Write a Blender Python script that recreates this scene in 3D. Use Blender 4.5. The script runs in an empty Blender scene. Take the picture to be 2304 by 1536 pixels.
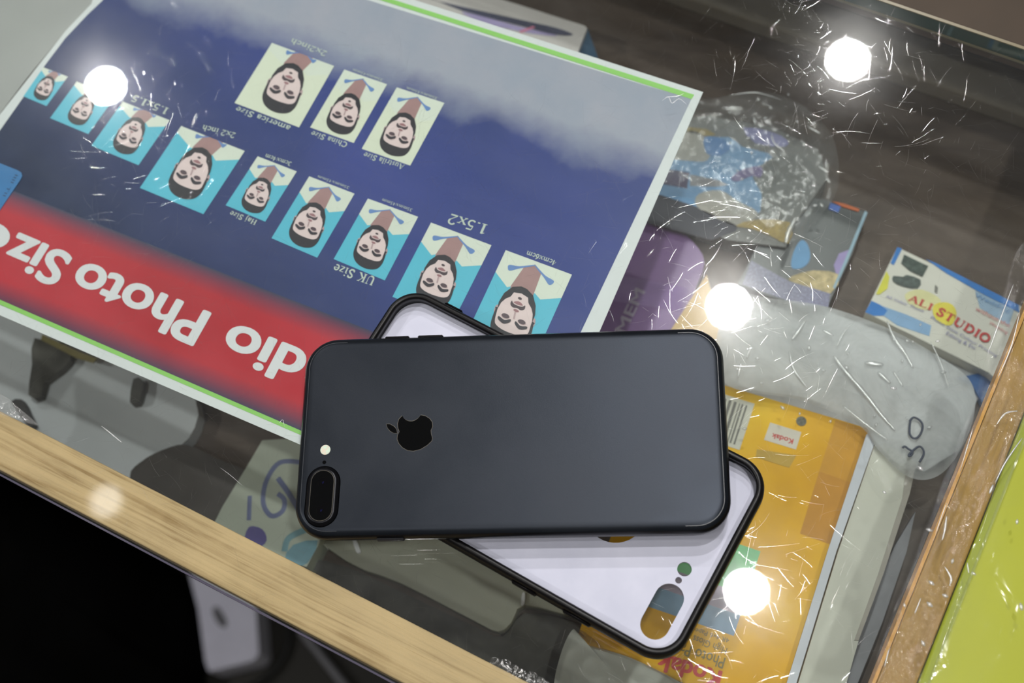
import bpy, bmesh, math, random
from mathutils import Vector, Matrix, noise
from mathutils.geometry import tessellate_polygon

scene = bpy.context.scene
# ------------------------------------------------------------------ camera
TOP = 0.95                      # height of the counter's glass top above the floor
FPX = 2920.56
PITCH, ROLL, CAMH = math.radians(67.7976), math.radians(-16.0445), 0.46880
F_ = Vector((0, math.cos(PITCH), -math.sin(PITCH)))
R_ = Vector((1, 0, 0)); U_ = R_.cross(F_)
RR = R_ * math.cos(ROLL) + U_ * math.sin(ROLL)
UU = -R_ * math.sin(ROLL) + U_ * math.cos(ROLL)
EYE = Vector((0, 0, TOP + CAMH))
cd = bpy.data.cameras.new('camera'); cam = bpy.data.objects.new('camera', cd)
scene.collection.objects.link(cam); scene.camera = cam
m = Matrix((RR, UU, -F_)).transposed().to_4x4(); m.translation = EYE
cam.matrix_world = m
cd.sensor_width = 22.3; cd.lens = FPX / 2304 * 22.3
cd.clip_start = 0.01; cd.clip_end = 20
cd.dof.use_dof = True; cd.dof.focus_distance = 0.495; cd.dof.aperture_fstop = 5.0

# ------------------------------------------------------------------ world, exposure
w = bpy.data.worlds.new('world'); scene.world = w; w.use_nodes = True
w.node_tree.nodes['Background'].inputs[0].default_value = (0.9, 0.95, 1, 1)
w.node_tree.nodes['Background'].inputs[1].default_value = 0.3
scene.view_settings.view_transform = 'Standard'; scene.view_settings.look = 'None'
scene.view_settings.gamma = 1; scene.view_settings.use_curve_mapping = False
scene.view_settings.exposure = 0.53
LAMP = 620.0
CEIL_H = 1.75                   # ceiling above the glass top

def at(px, py, z=0.0):
    """the point seen at a pixel on the horizontal plane z above the glass top"""
    d = F_ * FPX + RR * (px - 1152) - UU * (py - 768)
    t = (z - CAMH) / d.z
    return Vector((d.x * t, d.y * t, TOP + z))
def ray(px, py):
    return (F_ * FPX + RR * (px - 1152) - UU * (py - 768)).normalized()

# ------------------------------------------------------------------ helpers
def lin(c):
    return tuple(((v / 255) / 12.92 if v <= 10.31 else ((v / 255 + .055) / 1.055) ** 2.4) for v in c) + (1,)
GAIN = 1.0
class N:
    def __init__(s, name):
        s.m = bpy.data.materials.new(name); s.m.use_nodes = True; s.t = s.m.node_tree
        s.t.nodes.clear(); s.out = s.t.nodes.new('ShaderNodeOutputMaterial')
    def n(s, typ, **k):
        x = s.t.nodes.new(typ)
        for a, b in k.items():
            if a[0] == 'i' and a[1:].isdigit():
                i = x.inputs[int(a[1:])]
                if hasattr(b, 'is_output') or isinstance(b, bpy.types.NodeSocket): s.t.links.new(b, i)
                else: i.default_value = b
            else: setattr(x, a, b)
        return x
    def link(s, a, b): s.t.links.new(a, b)
    def ramp(s, fac, stops):
        r = s.t.nodes.new('ShaderNodeValToRGB'); e = r.color_ramp.elements
        while len(e) < len(stops): e.new(0.5)
        for q, (p, c) in zip(e, stops): q.position = p; q.color = c
        s.link(fac, r.inputs[0]); return r.outputs[0]
    def noise(s, scale, detail=4, rough=.55, vec=None, dist=0):
        x = s.t.nodes.new('ShaderNodeTexNoise'); x.inputs['Scale'].default_value = scale
        x.inputs['Detail'].default_value = detail; x.inputs['Roughness'].default_value = rough
        x.inputs['Distortion'].default_value = dist
        if vec: s.link(vec, x.inputs['Vector'])
        return x.outputs[0]
    def obj(s, rot=0, scale=(1, 1, 1)):
        tc = s.t.nodes.new('ShaderNodeTexCoord'); mp = s.t.nodes.new('ShaderNodeMapping')
        mp.inputs['Rotation'].default_value = (0, 0, rot)
        mp.inputs['Scale'].default_value = scale
        if rot and scale != (1, 1, 1):
            m0 = s.t.nodes.new('ShaderNodeMapping'); m0.inputs['Rotation'].default_value = (0, 0, rot)
            mp.inputs['Rotation'].default_value = (0, 0, 0)
            s.link(tc.outputs['Object'], m0.inputs[0]); s.link(m0.outputs[0], mp.inputs[0])
        else: s.link(tc.outputs['Object'], mp.inputs[0])
        return mp.outputs[0]
    def mix(s, fac, a, b, blend='MIX'):
        x = s.t.nodes.new('ShaderNodeMix'); x.data_type = 'RGBA'; x.blend_type = blend
        for i, v in ((0, fac), (6, a), (7, b)):
            if isinstance(v, bpy.types.NodeSocket): s.link(v, x.inputs[i])
            else: x.inputs[i].default_value = v
        return x.outputs[2]
    def math(s, op, a, b=0.0):
        x = s.t.nodes.new('ShaderNodeMath'); x.operation = op
        for i, v in ((0, a), (1, b)):
            if isinstance(v, bpy.types.NodeSocket): s.link(v, x.inputs[i])
            else: x.inputs[i].default_value = v
        return x.outputs[0]
    def bsdf(s, col, rough=.6, metal=0, spec=.5, bump=None, bstr=.2, bdist=.001, coat=0):
        b = s.t.nodes.new('ShaderNodeBsdfPrincipled')
        if isinstance(col, bpy.types.NodeSocket): s.link(col, b.inputs['Base Color'])
        else: b.inputs['Base Color'].default_value = col
        if isinstance(rough, bpy.types.NodeSocket): s.link(rough, b.inputs['Roughness'])
        else: b.inputs['Roughness'].default_value = rough
        b.inputs['Metallic'].default_value = metal; b.inputs['Specular IOR Level'].default_value = spec
        b.inputs['Coat Weight'].default_value = coat; b.inputs['Coat Roughness'].default_value = .1
        if bump is not None:
            bp = s.t.nodes.new('ShaderNodeBump'); bp.inputs['Strength'].default_value = bstr
            bp.inputs['Distance'].default_value = bdist
            s.link(bump, bp.inputs['Height']); s.link(bp.outputs[0], b.inputs['Normal'])
        s.link(b.outputs[0], s.out.inputs[0]); return b

_flat = {}
def flat(rgb, rough=.55, spec=.35, var=.06, scale=120, name=None):
    """print / paper / paint in one colour with a little mottling"""
    key = (tuple(rgb), rough, spec, var, scale)
    if key in _flat: return _flat[key]
    s = N(name or 'print_%d_%d_%d' % tuple(int(v) for v in rgb)); c = lin(rgb)
    d = tuple(v * (1 - 2.2 * var) for v in c[:3]) + (1,)
    s.bsdf(s.ramp(s.noise(scale, 3, vec=s.obj()), [(.3, d), (.7, c)]), rough, spec=spec)
    _flat[key] = s.m; return s.m

def link_obj(name, me, mats, parent=None, smooth=False):
    for mm in (mats if isinstance(mats, (list, tuple)) else [mats]): me.materials.append(mm)
    o = bpy.data.objects.new(name, me); scene.collection.objects.link(o)
    if smooth:
        for p in me.polygons: p.use_smooth = True
    # origin at the base of the mesh
    if me.vertices:
        xs = [v.co for v in me.vertices]
        c = Vector((sum(v.x for v in xs) / len(xs), sum(v.y for v in xs) / len(xs), min(v.z for v in xs)))
        me.transform(Matrix.Translation(-c)); o.location = c
    if parent:
        o.parent = parent
        wl = Vector(parent.get('_w', parent.location)); o['_w'] = tuple(o.location)
        o.location = o.location - wl
    else: o['_w'] = tuple(o.location)
    return o
def tag(o, label=None, cat=None, group=None, kind=None):
    if label: o['label'] = label
    if cat: o['category'] = cat
    if group: o['group'] = group
    if kind: o['kind'] = kind
    return o
def root(name, loc, label=None, cat=None, group=None, kind=None):
    o = bpy.data.objects.new(name, None); scene.collection.objects.link(o)
    o.location = loc; o['_w'] = tuple(loc); o.empty_display_size = .01
    return tag(o, label, cat, group, kind)

def mesh_of(bm, name='m'):
    me = bpy.data.meshes.new(name); bm.to_mesh(me); bm.free(); return me
def add_poly(bm, pts, thick=0.0, mat=0):
    """a flat polygon (list of Vectors, same z) with downward thickness"""
    pts = [Vector(p) for p in pts]
    area = sum(pts[i].x * pts[(i + 1) % len(pts)].y - pts[(i + 1) % len(pts)].x * pts[i].y for i in range(len(pts)))
    if area < 0: pts = pts[::-1]
    tri = tessellate_polygon([pts])
    vs = [bm.verts.new(p) for p in pts]
    for t in tri:
        f = bm.faces.new([vs[i] for i in t]); f.material_index = mat
        f.normal_update()
        if f.normal.z < 0: f.normal_flip()
    if thick:
        lo = [bm.verts.new(p - Vector((0, 0, thick))) for p in pts]
        for i in range(len(pts)):
            j = (i + 1) % len(pts)
            bm.faces.new([vs[j], vs[i], lo[i], lo[j]]).material_index = mat
        for t in tri:
            f = bm.faces.new([lo[i] for i in t]); f.material_index = mat
            f.normal_update()
            if f.normal.z > 0: f.normal_flip()
def sheet(name, pts, thick, mat, parent=None):
    bm = bmesh.new(); add_poly(bm, pts, thick); return link_obj(name, mesh_of(bm), mat, parent)
def psheet(name, px, z, thick, mat, parent=None):
    return sheet(name, [at(x, y, z) for x, y in px], thick, mat, parent)
def smooth_loop(pts, n=6, closed=True):
    out = []; L = len(pts); pts = [Vector(p) for p in pts]
    for i in range(L if closed else L - 1):
        if closed: p0, p1, p2, p3 = (pts[(i + k) % L] for k in (-1, 0, 1, 2))
        else: p0, p1, p2, p3 = pts[max(i - 1, 0)], pts[i], pts[i + 1], pts[min(i + 2, L - 1)]
        for k in range(n):
            t = k / n
            out.append(.5 * ((2 * p1) + (p2 - p0) * t + (2 * p0 - 5 * p1 + 4 * p2 - p3) * t * t + (3 * p1 - p0 - 3 * p2 + p3) * t ** 3))
    if not closed: out.append(pts[-1])
    return out
def spx(px, z, n=5): return smooth_loop([at(x, y, z) for x, y in px], n)
def frame_box(bm, o, e1, e2, a0, a1, b0, b1, z0, z1, mat=0, bev=0):
    """box in the frame (o,e1,e2)"""
    r = bmesh.ops.create_cube(bm, size=1)
    for v in r['verts']:
        a = a0 if v.co.x < 0 else a1; b = b0 if v.co.y < 0 else b1; z = z0 if v.co.z < 0 else z1
        v.co = Vector((o.x + e1.x * a + e2.x * b, o.y + e1.y * a + e2.y * b, z))
    fs = set(f for v in r['verts'] for f in v.link_faces)
    for f in fs: f.material_index = mat
    if bev:
        es = list(set(e for f in fs for e in f.edges))
        bmesh.ops.bevel(bm, geom=es, offset=bev, segments=3, affect='EDGES', profile=.5)
    bmesh.ops.recalc_face_normals(bm, faces=bm.faces[:])
def tube(bm, pts, r, seg=8, mat=0, flatz=1.0):
    pts = [Vector(p) for p in pts]; rings = []
    for i, p in enumerate(pts):
        d = (pts[min(i + 1, len(pts) - 1)] - pts[max(i - 1, 0)]).normalized()
        s = d.cross(Vector((0, 0, 1))); s = s.normalized() if s.length > 1e-6 else Vector((1, 0, 0))
        u = s.cross(d); rr = r[i] if isinstance(r, (list, tuple)) else r
        rings.append([bm.verts.new(p + s * rr * math.cos(a) + u * rr * flatz * math.sin(a)) for a in [2 * math.pi * k / seg for k in range(seg)]])
    for a, b in zip(rings, rings[1:]):
        for k in range(seg): bm.faces.new([a[k], a[(k + 1) % seg], b[(k + 1) % seg], b[k]]).material_index = mat
    bm.faces.new(rings[0][::-1]).material_index = mat; bm.faces.new(rings[-1]).material_index = mat
def film(name, px, z, amp, scale, mat, parent=None, rings=46, n=9, seed=0, dome=0.0):
    """crumpled plastic film filling an outline: rings of vertices raised by folds"""
    out = spx(px, z, n); c = sum(out, Vector()) / len(out); bm = bmesh.new(); prev = None
    for r in range(rings + 1):
        t = 1 - r / (rings + .5); ring = []
        for p in out:
            q = c + (p - c) * t
            a = noise.noise(Vector((q.x * scale, q.y * scale, seed))); b = noise.noise(Vector((q.x * scale * 2.7 + 5, q.y * scale * 2.7, seed + 3)))
            c2 = noise.noise(Vector((q.x * scale * .8, q.y * scale * .8, seed + 9)))
            e = min(1, (1 - t) * 12)
            q = q + Vector((0, 0, e * amp * ((1 - abs(a) * 2.4) * .6 + (1 - abs(b) * 2.2) * .3 + c2 * .4) + dome * (1 - t * t)))
            ring.append(bm.verts.new(q))
        if prev:
            for k in range(len(ring)):
                bm.faces.new([prev[k], prev[(k + 1) % len(ring)], ring[(k + 1) % len(ring)], ring[k]])
        prev = ring
    bm.faces.new(prev)
    bmesh.ops.recalc_face_normals(bm, faces=bm.faces[:])
    return link_obj(name, mesh_of(bm), mat, parent, smooth=True)

GLINT = None
def add_glint_ridges(o, z, lines, dots=0, seed=3):  # white ridges along the folds, their glints painted into the colour
    global GLINT
    if GLINT is None:
        s = N('glint_film'); GLINT = s.m
        tr = s.n('ShaderNodeBsdfTransparent'); g = s.n('ShaderNodeBsdfGlossy'); g.inputs['Roughness'].default_value = .22
        d = s.n('ShaderNodeBsdfDiffuse'); d.inputs[0].default_value = (.9, .92, .94, 1)
        a = s.n('ShaderNodeMixShader'); a.inputs[0].default_value = .5; s.link(g.outputs[0], a.inputs[1]); s.link(d.outputs[0], a.inputs[2])
        b = s.n('ShaderNodeMixShader'); b.inputs[0].default_value = .42; s.link(tr.outputs[0], b.inputs[1]); s.link(a.outputs[0], b.inputs[2])
        s.link(b.outputs[0], s.out.inputs[0])
    random.seed(seed); bm = bmesh.new()
    for pts, r in lines:
        P = smooth_loop([at(a, b, z) for a, b in pts], 6, False); n = len(P)
        tube(bm, P, [r * (.15 + .85 * math.sin(math.pi * (i + .5) / n)) * random.uniform(.75, 1.15) for i in range(n)], 8, flatz=.6)
    xs = [p[0] for l, r in lines for p in l]; ys = [p[1] for l, r in lines for p in l]
    for i in range(dots):  # short white blobs painted as sparkle
        c = at(random.uniform(min(xs), max(xs)), random.uniform(min(ys), max(ys)), z); r = random.uniform(.0004, .0009); a = random.uniform(0, 3.1)
        tube(bm, [c, c + Vector((math.cos(a), math.sin(a), 0)) * r * 1.5, c + Vector((math.cos(a), math.sin(a), 0)) * r * 3], [r * .4, r, r * .3], 8, flatz=.6)
    c = link_obj('glint_ridges', mesh_of(bm), GLINT, o, True); c['kind'] = 'stuff'; return c

# text: the built-in sans, placed on a baseline given by two points of a plane
def text_mesh(s, offset=0.0, shear=0.0):
    cu = bpy.data.curves.new('t', 'FONT'); cu.body = s; cu.size = 1; cu.offset = offset; cu.shear = shear
    cu.resolution_u = 6
    o = bpy.data.objects.new('t', cu); scene.collection.objects.link(o)
    bpy.context.view_layer.update()
    me = bpy.data.meshes.new_from_object(o.evaluated_get(bpy.context.evaluated_depsgraph_get()))
    bpy.data.objects.remove(o); bpy.data.curves.remove(cu); return me
def place_text(name, me, p0, p1, ht, mat, parent, capref):
    """p0 start and p1 end of the baseline (world), ht = cap height in metres; letters stand to the left of p0->p1"""
    xs = [v.co.x for v in me.vertices]; x0, x1 = min(xs), max(xs)
    d = (p1 - p0); L = d.length; d.normalize(); up = Vector((-d.y, d.x, 0))
    sx = L / (x1 - x0); sy = ht / capref
    for v in me.vertices:
        c = v.co.copy(); v.co = p0 + d * (c.x - x0) * sx + up * c.y * sy + Vector((0, 0, c.z))
    for p in me.polygons: pass
    me.materials.clear()
    return link_obj(name, me, mat, parent)
def bold_mesh(sx, r):
    # heavier letters: the outline grown by laying shifted copies over each other
    base = text_mesh(sx); bm = bmesh.new(); n0 = 0
    for i, (a, b) in enumerate([(0, 0)] + [(r * math.cos(k * math.pi / 6), r * .8 * math.sin(k * math.pi / 6)) for k in range(12)]):
        bm.from_mesh(base); bm.verts.ensure_lookup_table()
        for v in bm.verts[n0:]: v.co.x += a; v.co.y += b; v.co.z += i * 5e-6
        n0 = len(bm.verts)
    return mesh_of(bm)
CAPH = .73
def stext(s, a, b, z, ht, mat, parent, off=0.0, name='printed_text'):
    return place_text(name, bold_mesh(s, off) if off else text_mesh(s), at(*a, z), at(*b, z), ht, mat, parent, CAPH)

# serif lettering drawn stroke by stroke
def arc(cx, cy, rx, ry, a0, a1, n=10):
    return [(cx + rx * math.cos(math.radians(a0 + (a1 - a0) * i / n)), cy + ry * math.sin(math.radians(a0 + (a1 - a0) * i / n))) for i in range(n + 1)]
K, T = .13, .05
G = {
 '0': (.5, [(K, arc(.25, .35, .19, .32, 0, 360, 18))]),
 '1': (.4, [(K, [(.2, 0), (.2, .7)]), (T, [(.05, .6), (.2, .7)]), (T, [(.06, .02), (.34, .02)])]),
 '2': (.5, [(K * .8, arc(.25, .5, .17, .19, 160, -40)), (T, [(.38, .38), (.06, .05)]), (K * .8, [(.05, .05), (.44, .05)])]),
 '3': (.48, [(K * .8, arc(.22, .53, .15, .15, 150, -80)), (K * .8, arc(.22, .21, .17, .19, 80, -150))]),
 '4': (.5, [(K, [(.34, 0), (.34, .7)]), (T, [(.34, .68), (.03, .2), (.46, .2)])]),
 '5': (.48, [(K * .7, [(.42, .66), (.14, .66)]), (T, [(.13, .66), (.1, .38)]), (K * .8, arc(.21, .22, .18, .2, 120, -140))]),
 '6': (.5, [(K * .9, arc(.25, .2, .17, .2, 0, 360, 16)), (K * .8, [(.08, .22), (.14, .48), (.36, .68)])]),
 '.': (.22, [(K, [(.1, .01), (.1, .1)])]),
 'x': (.5, [(K * .8, [(.07, .45), (.42, .02)]), (T, [(.42, .45), (.07, .02)]), (T, [(.0, .45), (.17, .45)]), (T, [(.33, .45), (.5, .45)]), (T, [(.0, .02), (.17, .02)]), (T, [(.32, .02), (.5, .02)])]),
 'i': (.28, [(K * .8, [(.14, 0), (.14, .45)]), (T, [(.03, .44), (.14, .45)]), (T, [(.03, .02), (.25, .02)]), (K * .9, [(.14, .6), (.14, .69)])]),
 'l': (.28, [(K * .8, [(.14, 0), (.14, .72)]), (T, [(.03, .7), (.14, .72)]), (T, [(.03, .02), (.25, .02)])]),
 'j': (.28, [(K * .8, [(.16, .45), (.16, -.1), (.1, -.2), (.0, -.2)]), (T, [(.05, .44), (.16, .45)]), (K * .9, [(.16, .6), (.16, .69)])]),
 'n': (.52, [(K * .8, [(.12, 0), (.12, .45)]), (T, [(.01, .44), (.12, .45)]), (K * .8, arc(.26, .3, .14, .15, 170, 0, 6) + [(.4, 0)]), (T, [(.02, .02), (.22, .02)]), (T, [(.3, .02), (.5, .02)])]),
 'u': (.52, [(K * .8, [(.12, .45), (.12, .15)] + arc(.25, .15, .13, .14, 180, 330, 6)), (K * .8, [(.4, .45), (.4, 0)]), (T, [(.02, .44), (.12, .45)]), (T, [(.3, .44), (.4, .45)]), (T, [(.4, .02), (.5, .02)])]),
 'h': (.52, [(K * .8, [(.12, 0), (.12, .72)]), (T, [(.01, .7), (.12, .72)]), (K * .8, arc(.26, .3, .14, .15, 170, 0, 6) + [(.4, 0)]), (T, [(.02, .02), (.22, .02)]), (T, [(.3, .02), (.5, .02)])]),
 'm': (.8, [(K * .8, [(.12, 0), (.12, .45)]), (T, [(.01, .44), (.12, .45)]), (K * .8, arc(.26, .3, .13, .15, 170, 0, 6) + [(.39, 0)]), (K * .8, arc(.53, .3, .13, .15, 170, 0, 6) + [(.66, 0)]), (T, [(.02, .02), (.22, .02)]), (T, [(.3, .02), (.48, .02)]), (T, [(.57, .02), (.76, .02)])]),
 'r': (.36, [(K * .8, [(.12, 0), (.12, .45)]), (T, [(.01, .44), (.12, .45)]), (K * .7, [(.13, .3), (.2, .42), (.32, .42)]), (T, [(.02, .02), (.24, .02)])]),
 'c': (.42, [(K * .8, arc(.22, .23, .17, .21, 40, 320, 14))]),
 'e': (.44, [(K * .8, arc(.22, .23, .17, .21, 0, 310, 14)), (T, [(.06, .24), (.39, .24)])]),
 'a': (.45, [(K * .8, arc(.19, .14, .13, .13, 0, 360, 12)), (K * .8, arc(.2, .33, .14, .12, 160, 0, 6) + [(.34, .03), (.42, .02)])]),
 's': (.38, [(K * .7, [(.31, .38), (.2, .44), (.08, .37), (.1, .27), (.27, .18), (.3, .08), (.18, .01), (.06, .07)])]),
 't': (.3, [(K * .8, [(.13, .62), (.13, .08), (.2, .01), (.28, .05)]), (T, [(.02, .44), (.27, .44)])]),
 'z': (.44, [(T, [(.05, .43), (.38, .43)]), (K * .8, [(.36, .43), (.06, .02)]), (T, [(.06, .02), (.4, .02)])]),
 'S': (.55, [(K, [(.43, .58), (.33, .68), (.18, .66), (.1, .54), (.17, .42), (.37, .3), (.45, .18), (.36, .04), (.2, .01), (.08, .12)]), (T, [(.45, .5), (.45, .7)]), (T, [(.07, .0), (.07, .2)])]),
 'C': (.65, [(K, arc(.35, .35, .27, .33, 45, 315, 16)), (T, [(.56, .48), (.56, .7)])]),
 'A': (.7, [(T, [(.06, .0), (.33, .7)]), (K, [(.33, .7), (.58, .0)]), (T, [(.16, .24), (.48, .24)]), (T, [(.0, .02), (.18, .02)]), (T, [(.46, .02), (.69, .02)])]),
 'H': (.72, [(K, [(.15, 0), (.15, .7)]), (K, [(.55, 0), (.55, .7)]), (T, [(.15, .36), (.55, .36)]), (T, [(.03, .02), (.27, .02)]), (T, [(.03, .68), (.27, .68)]), (T, [(.43, .02), (.67, .02)]), (T, [(.43, .68), (.67, .68)])]),
 'U': (.7, [(K, [(.15, .7), (.15, .25)] + arc(.34, .22, .19, .2, 180, 300, 8)), (T, arc(.34, .22, .22, .2, 300, 360, 4) + [(.56, .7)]), (T, [(.03, .68), (.27, .68)]), (T, [(.45, .68), (.67, .68)])]),
 'K': (.7, [(K, [(.15, 0), (.15, .7)]), (T, [(.2, .3), (.54, .68)]), (K, [(.28, .38), (.58, .0)]), (T, [(.03, .02), (.27, .02)]), (T, [(.03, .68), (.27, .68)]), (T, [(.44, .68), (.64, .68)]), (T, [(.46, .02), (.69, .02)])]),
 'L': (.6, [(K, [(.15, 0), (.15, .7)]), (T, [(.03, .68), (.29, .68)]), (T, [(.03, .02), (.52, .02), (.54, .18)])]),
 'I': (.34, [(K, [(.17, 0), (.17, .7)]), (T, [(.04, .02), (.3, .02)]), (T, [(.04, .68), (.3, .68)])]),
 'T': (.62, [(K, [(.3, 0), (.3, .7)]), (T, [(.03, .52), (.04, .68), (.56, .68), (.57, .52)]), (T, [(.18, .02), (.42, .02)])]),
 'D': (.7, [(K, [(.15, 0), (.15, .7)]), (T, [(.03, .68), (.3, .68)]), (T, [(.03, .02), (.3, .02)]), (K * .9, arc(.28, .35, .32, .33, 90, -90, 12))]),
 'O': (.72, [(K, arc(.35, .35, .27, .33, 0, 360, 20))]),
 ' ': (.28, []),
}
def serif_mesh(s, wt=1.0):
    bm = bmesh.new(); x = 0
    for ch in s:
        adv, strokes = G[ch]
        for k, (wd, pts) in enumerate(strokes):
            wd *= wt; P = [Vector((x + a, b, k * 6e-6)) for a, b in pts]; L, R = [], []
            for i, p in enumerate(P):
                d = (P[min(i + 1, len(P) - 1)] - P[max(i - 1, 0)]); d.normalize(); d.z = 0; nn = Vector((-d.y, d.x, 0)) * wd / 2
                L.append(bm.verts.new(p + nn)); R.append(bm.verts.new(p - nn))
            for i in range(len(P) - 1): bm.faces.new([L[i], R[i], R[i + 1], L[i + 1]])
        x += adv + .02
    return mesh_of(bm)
def serif(s, a, b, z, ht, mat, parent, wt=1.0, name='printed_caption'):
    return place_text(name, serif_mesh(s, wt), at(*a, z), at(*b, z), ht, mat, parent, .7)

# ------------------------------------------------------------------ materials
def m_wood(name, c1, c2, rot, sc=1.0, rough=.5):
    s = N(name); v = s.obj(rot, (12 * sc, 420 * sc, 60 * sc)); v2 = s.obj(rot, (40 * sc, 40 * sc, 40 * sc))
    n1 = s.noise(1.0, 5, .6, v, .6); n2 = s.noise(1, 4, .6, v2); n3 = s.noise(900, 2, .6, s.obj())
    c = s.ramp(n1, [(.32, lin(c2)), (.48, lin(c1)), (.62, lin([min(255, q * 1.06) for q in c1])), (.75, lin(c2))])
    c = s.mix(s.ramp(n2, [(.35, (0, 0, 0, 1)), (.75, (.55, .55, .55, 1))]), c, lin([min(255, q * 1.1 + 6) for q in c1]))
    s.bsdf(c, rough, spec=.3, bump=n3, bstr=.25, bdist=.0004); return s.m
ROT = math.radians(42)
WOOD = m_wood('pine_wood', (202, 172, 128), (156, 122, 74), ROT)
WOODS = m_wood('side_pine_wood', (164, 124, 52), (138, 100, 38), math.radians(-48))
def m_glass():
    def base(s, fac_boost):
        tr = s.n('ShaderNodeBsdfTransparent'); tr.inputs[0].default_value = (.955, .975, .965, 1)
        gl = s.n('ShaderNodeBsdfGlossy'); gl.inputs['Roughness'].default_value = 0.0
        geo = s.n('ShaderNodeNewGeometry'); fr = s.n('ShaderNodeFresnel')
        s.link(s.math('SUBTRACT', 1.5, s.math('MULTIPLY', geo.outputs['Backfacing'], 1.5 - 1 / 1.5)), fr.inputs[0])
        mx = s.n('ShaderNodeMixShader'); s.link(fr.outputs[0], mx.inputs[0]); s.link(tr.outputs[0], mx.inputs[1]); s.link(gl.outputs[0], mx.inputs[2])
        return mx
    a = N('counter_glass'); mx = base(a, 1)
    g2 = a.n('ShaderNodeBsdfGlossy'); g2.inputs['Roughness'].default_value = .13
    nn = a.ramp(a.noise(22, 5, .7, a.obj()), [(.35, (.002, .002, .002, 1)), (.75, (.009, .009, .009, 1))])
    mx2 = a.n('ShaderNodeMixShader'); a.link(nn, mx2.inputs[0]); a.link(mx.outputs[0], mx2.inputs[1]); a.link(g2.outputs[0], mx2.inputs[2])
    g3 = a.n('ShaderNodeBsdfDiffuse'); g3.inputs[0].default_value = (.8, .82, .85, 1)
    dust = a.ramp(a.noise(9, 6, .7, a.obj(ROT, (1, 3, 1))), [(.35, (.006, .006, .006, 1)), (.8, (.038, .038, .038, 1))])
    mx3 = a.n('ShaderNodeMixShader'); a.link(dust, mx3.inputs[0]); a.link(mx2.outputs[0], mx3.inputs[1]); a.link(g3.outputs[0], mx3.inputs[2])
    a.link(mx3.outputs[0], a.out.inputs[0])
    b = N('counter_glass_underside'); mb = base(b, 1); b.link(mb.outputs[0], b.out.inputs[0])
    return a.m, b.m
GLASS_T, GLASS_B = m_glass()
def m_film(name, milk=.12, gloss=.16, rough=.13, tint=(1, 1, 1, 1), bscale=260, bst=.5):
    s = N(name); tr = s.n('ShaderNodeBsdfTransparent'); tr.inputs[0].default_value = tint
    df = s.n('ShaderNodeBsdfDiffuse'); df.inputs[0].default_value = (.82, .84, .86, 1)
    tl = s.n('ShaderNodeBsdfTranslucent'); tl.inputs[0].default_value = (.8, .82, .84, 1)
    ds = s.n('ShaderNodeMixShader'); ds.inputs[0].default_value = .4; s.link(df.outputs[0], ds.inputs[1]); s.link(tl.outputs[0], ds.inputs[2])
    gl = s.n('ShaderNodeBsdfGlossy'); gl.inputs['Roughness'].default_value = rough
    bp = s.n('ShaderNodeBump'); bp.inputs['Strength'].default_value = bst; bp.inputs['Distance'].default_value = .001
    s.link(s.noise(bscale, 3, .6, s.obj(), 1.0), bp.inputs['Height']); s.link(bp.outputs[0], gl.inputs['Normal'])
    m1 = s.n('ShaderNodeMixShader'); m2 = s.n('ShaderNodeMixShader')
    s.link(s.ramp(s.noise(35, 4, .6, s.obj(), .8), [(.3, (milk * .5,) * 3 + (1,)), (.75, (min(1, milk * 1.7),) * 3 + (1,))]), m1.inputs[0])
    s.link(tr.outputs[0], m1.inputs[1]); s.link(ds.outputs[0], m1.inputs[2])
    m2.inputs[0].default_value = gloss; s.link(m1.outputs[0], m2.inputs[1]); s.link(gl.outputs[0], m2.inputs[2])
    s.link(m2.outputs[0], s.out.inputs[0]); return s.m
FILM_CLEAR = m_film('clear_film', .17, .08)
FILM_MILK = m_film('milky_film', .6, .008, .3, bscale=90, bst=.1)
FILM_TAPE = m_film('clear_tape', .012, .03, .09, bscale=420)
def m_emit(name, col, st):
    s = N(name); e = s.n('ShaderNodeEmission'); e.inputs[0].default_value = col; e.inputs[1].default_value = st
    s.link(e.outputs[0], s.out.inputs[0]); return s.m

# ------------------------------------------------------------------ the room
def sbox(name, x0, x1, y0, y1, z0, z1, mat):
    bm = bmesh.new(); frame_box(bm, Vector((0, 0, 0)), Vector((1, 0, 0)), Vector((0, 1, 0)), x0, x1, y0, y1, z0, z1)
    return tag(link_obj(name, mesh_of(bm), mat), kind='structure')
PAINT = flat((196, 194, 188), .8, .2, .03, 3, 'wall_paint')
DARKFLOOR = flat((46, 44, 40), .6, .3, .2, 6, 'dark_floor_tile')
sbox('floor', -3, 3, -2.2, 3.8, -.1, 0, DARKFLOOR)
ZC = TOP + CEIL_H
sbox('ceiling', -3, 3, -2.2, 3.8, ZC + .02, ZC + .12, flat((205, 203, 198), .8, .2, .02, 3, 'ceiling_paint'))
sbox('wall_left', -3.1, -3, -2.2, 3.8, 0, ZC + .12, PAINT); sbox('wall_right', 3, 3.1, -2.2, 3.8, 0, ZC + .12, PAINT)
sbox('wall_back', -3, 3, 3.8, 3.9, 0, ZC + .12, PAINT); sbox('wall_front', -3, 3, -2.3, -2.2, 0, ZC + .12, PAINT)

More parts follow.
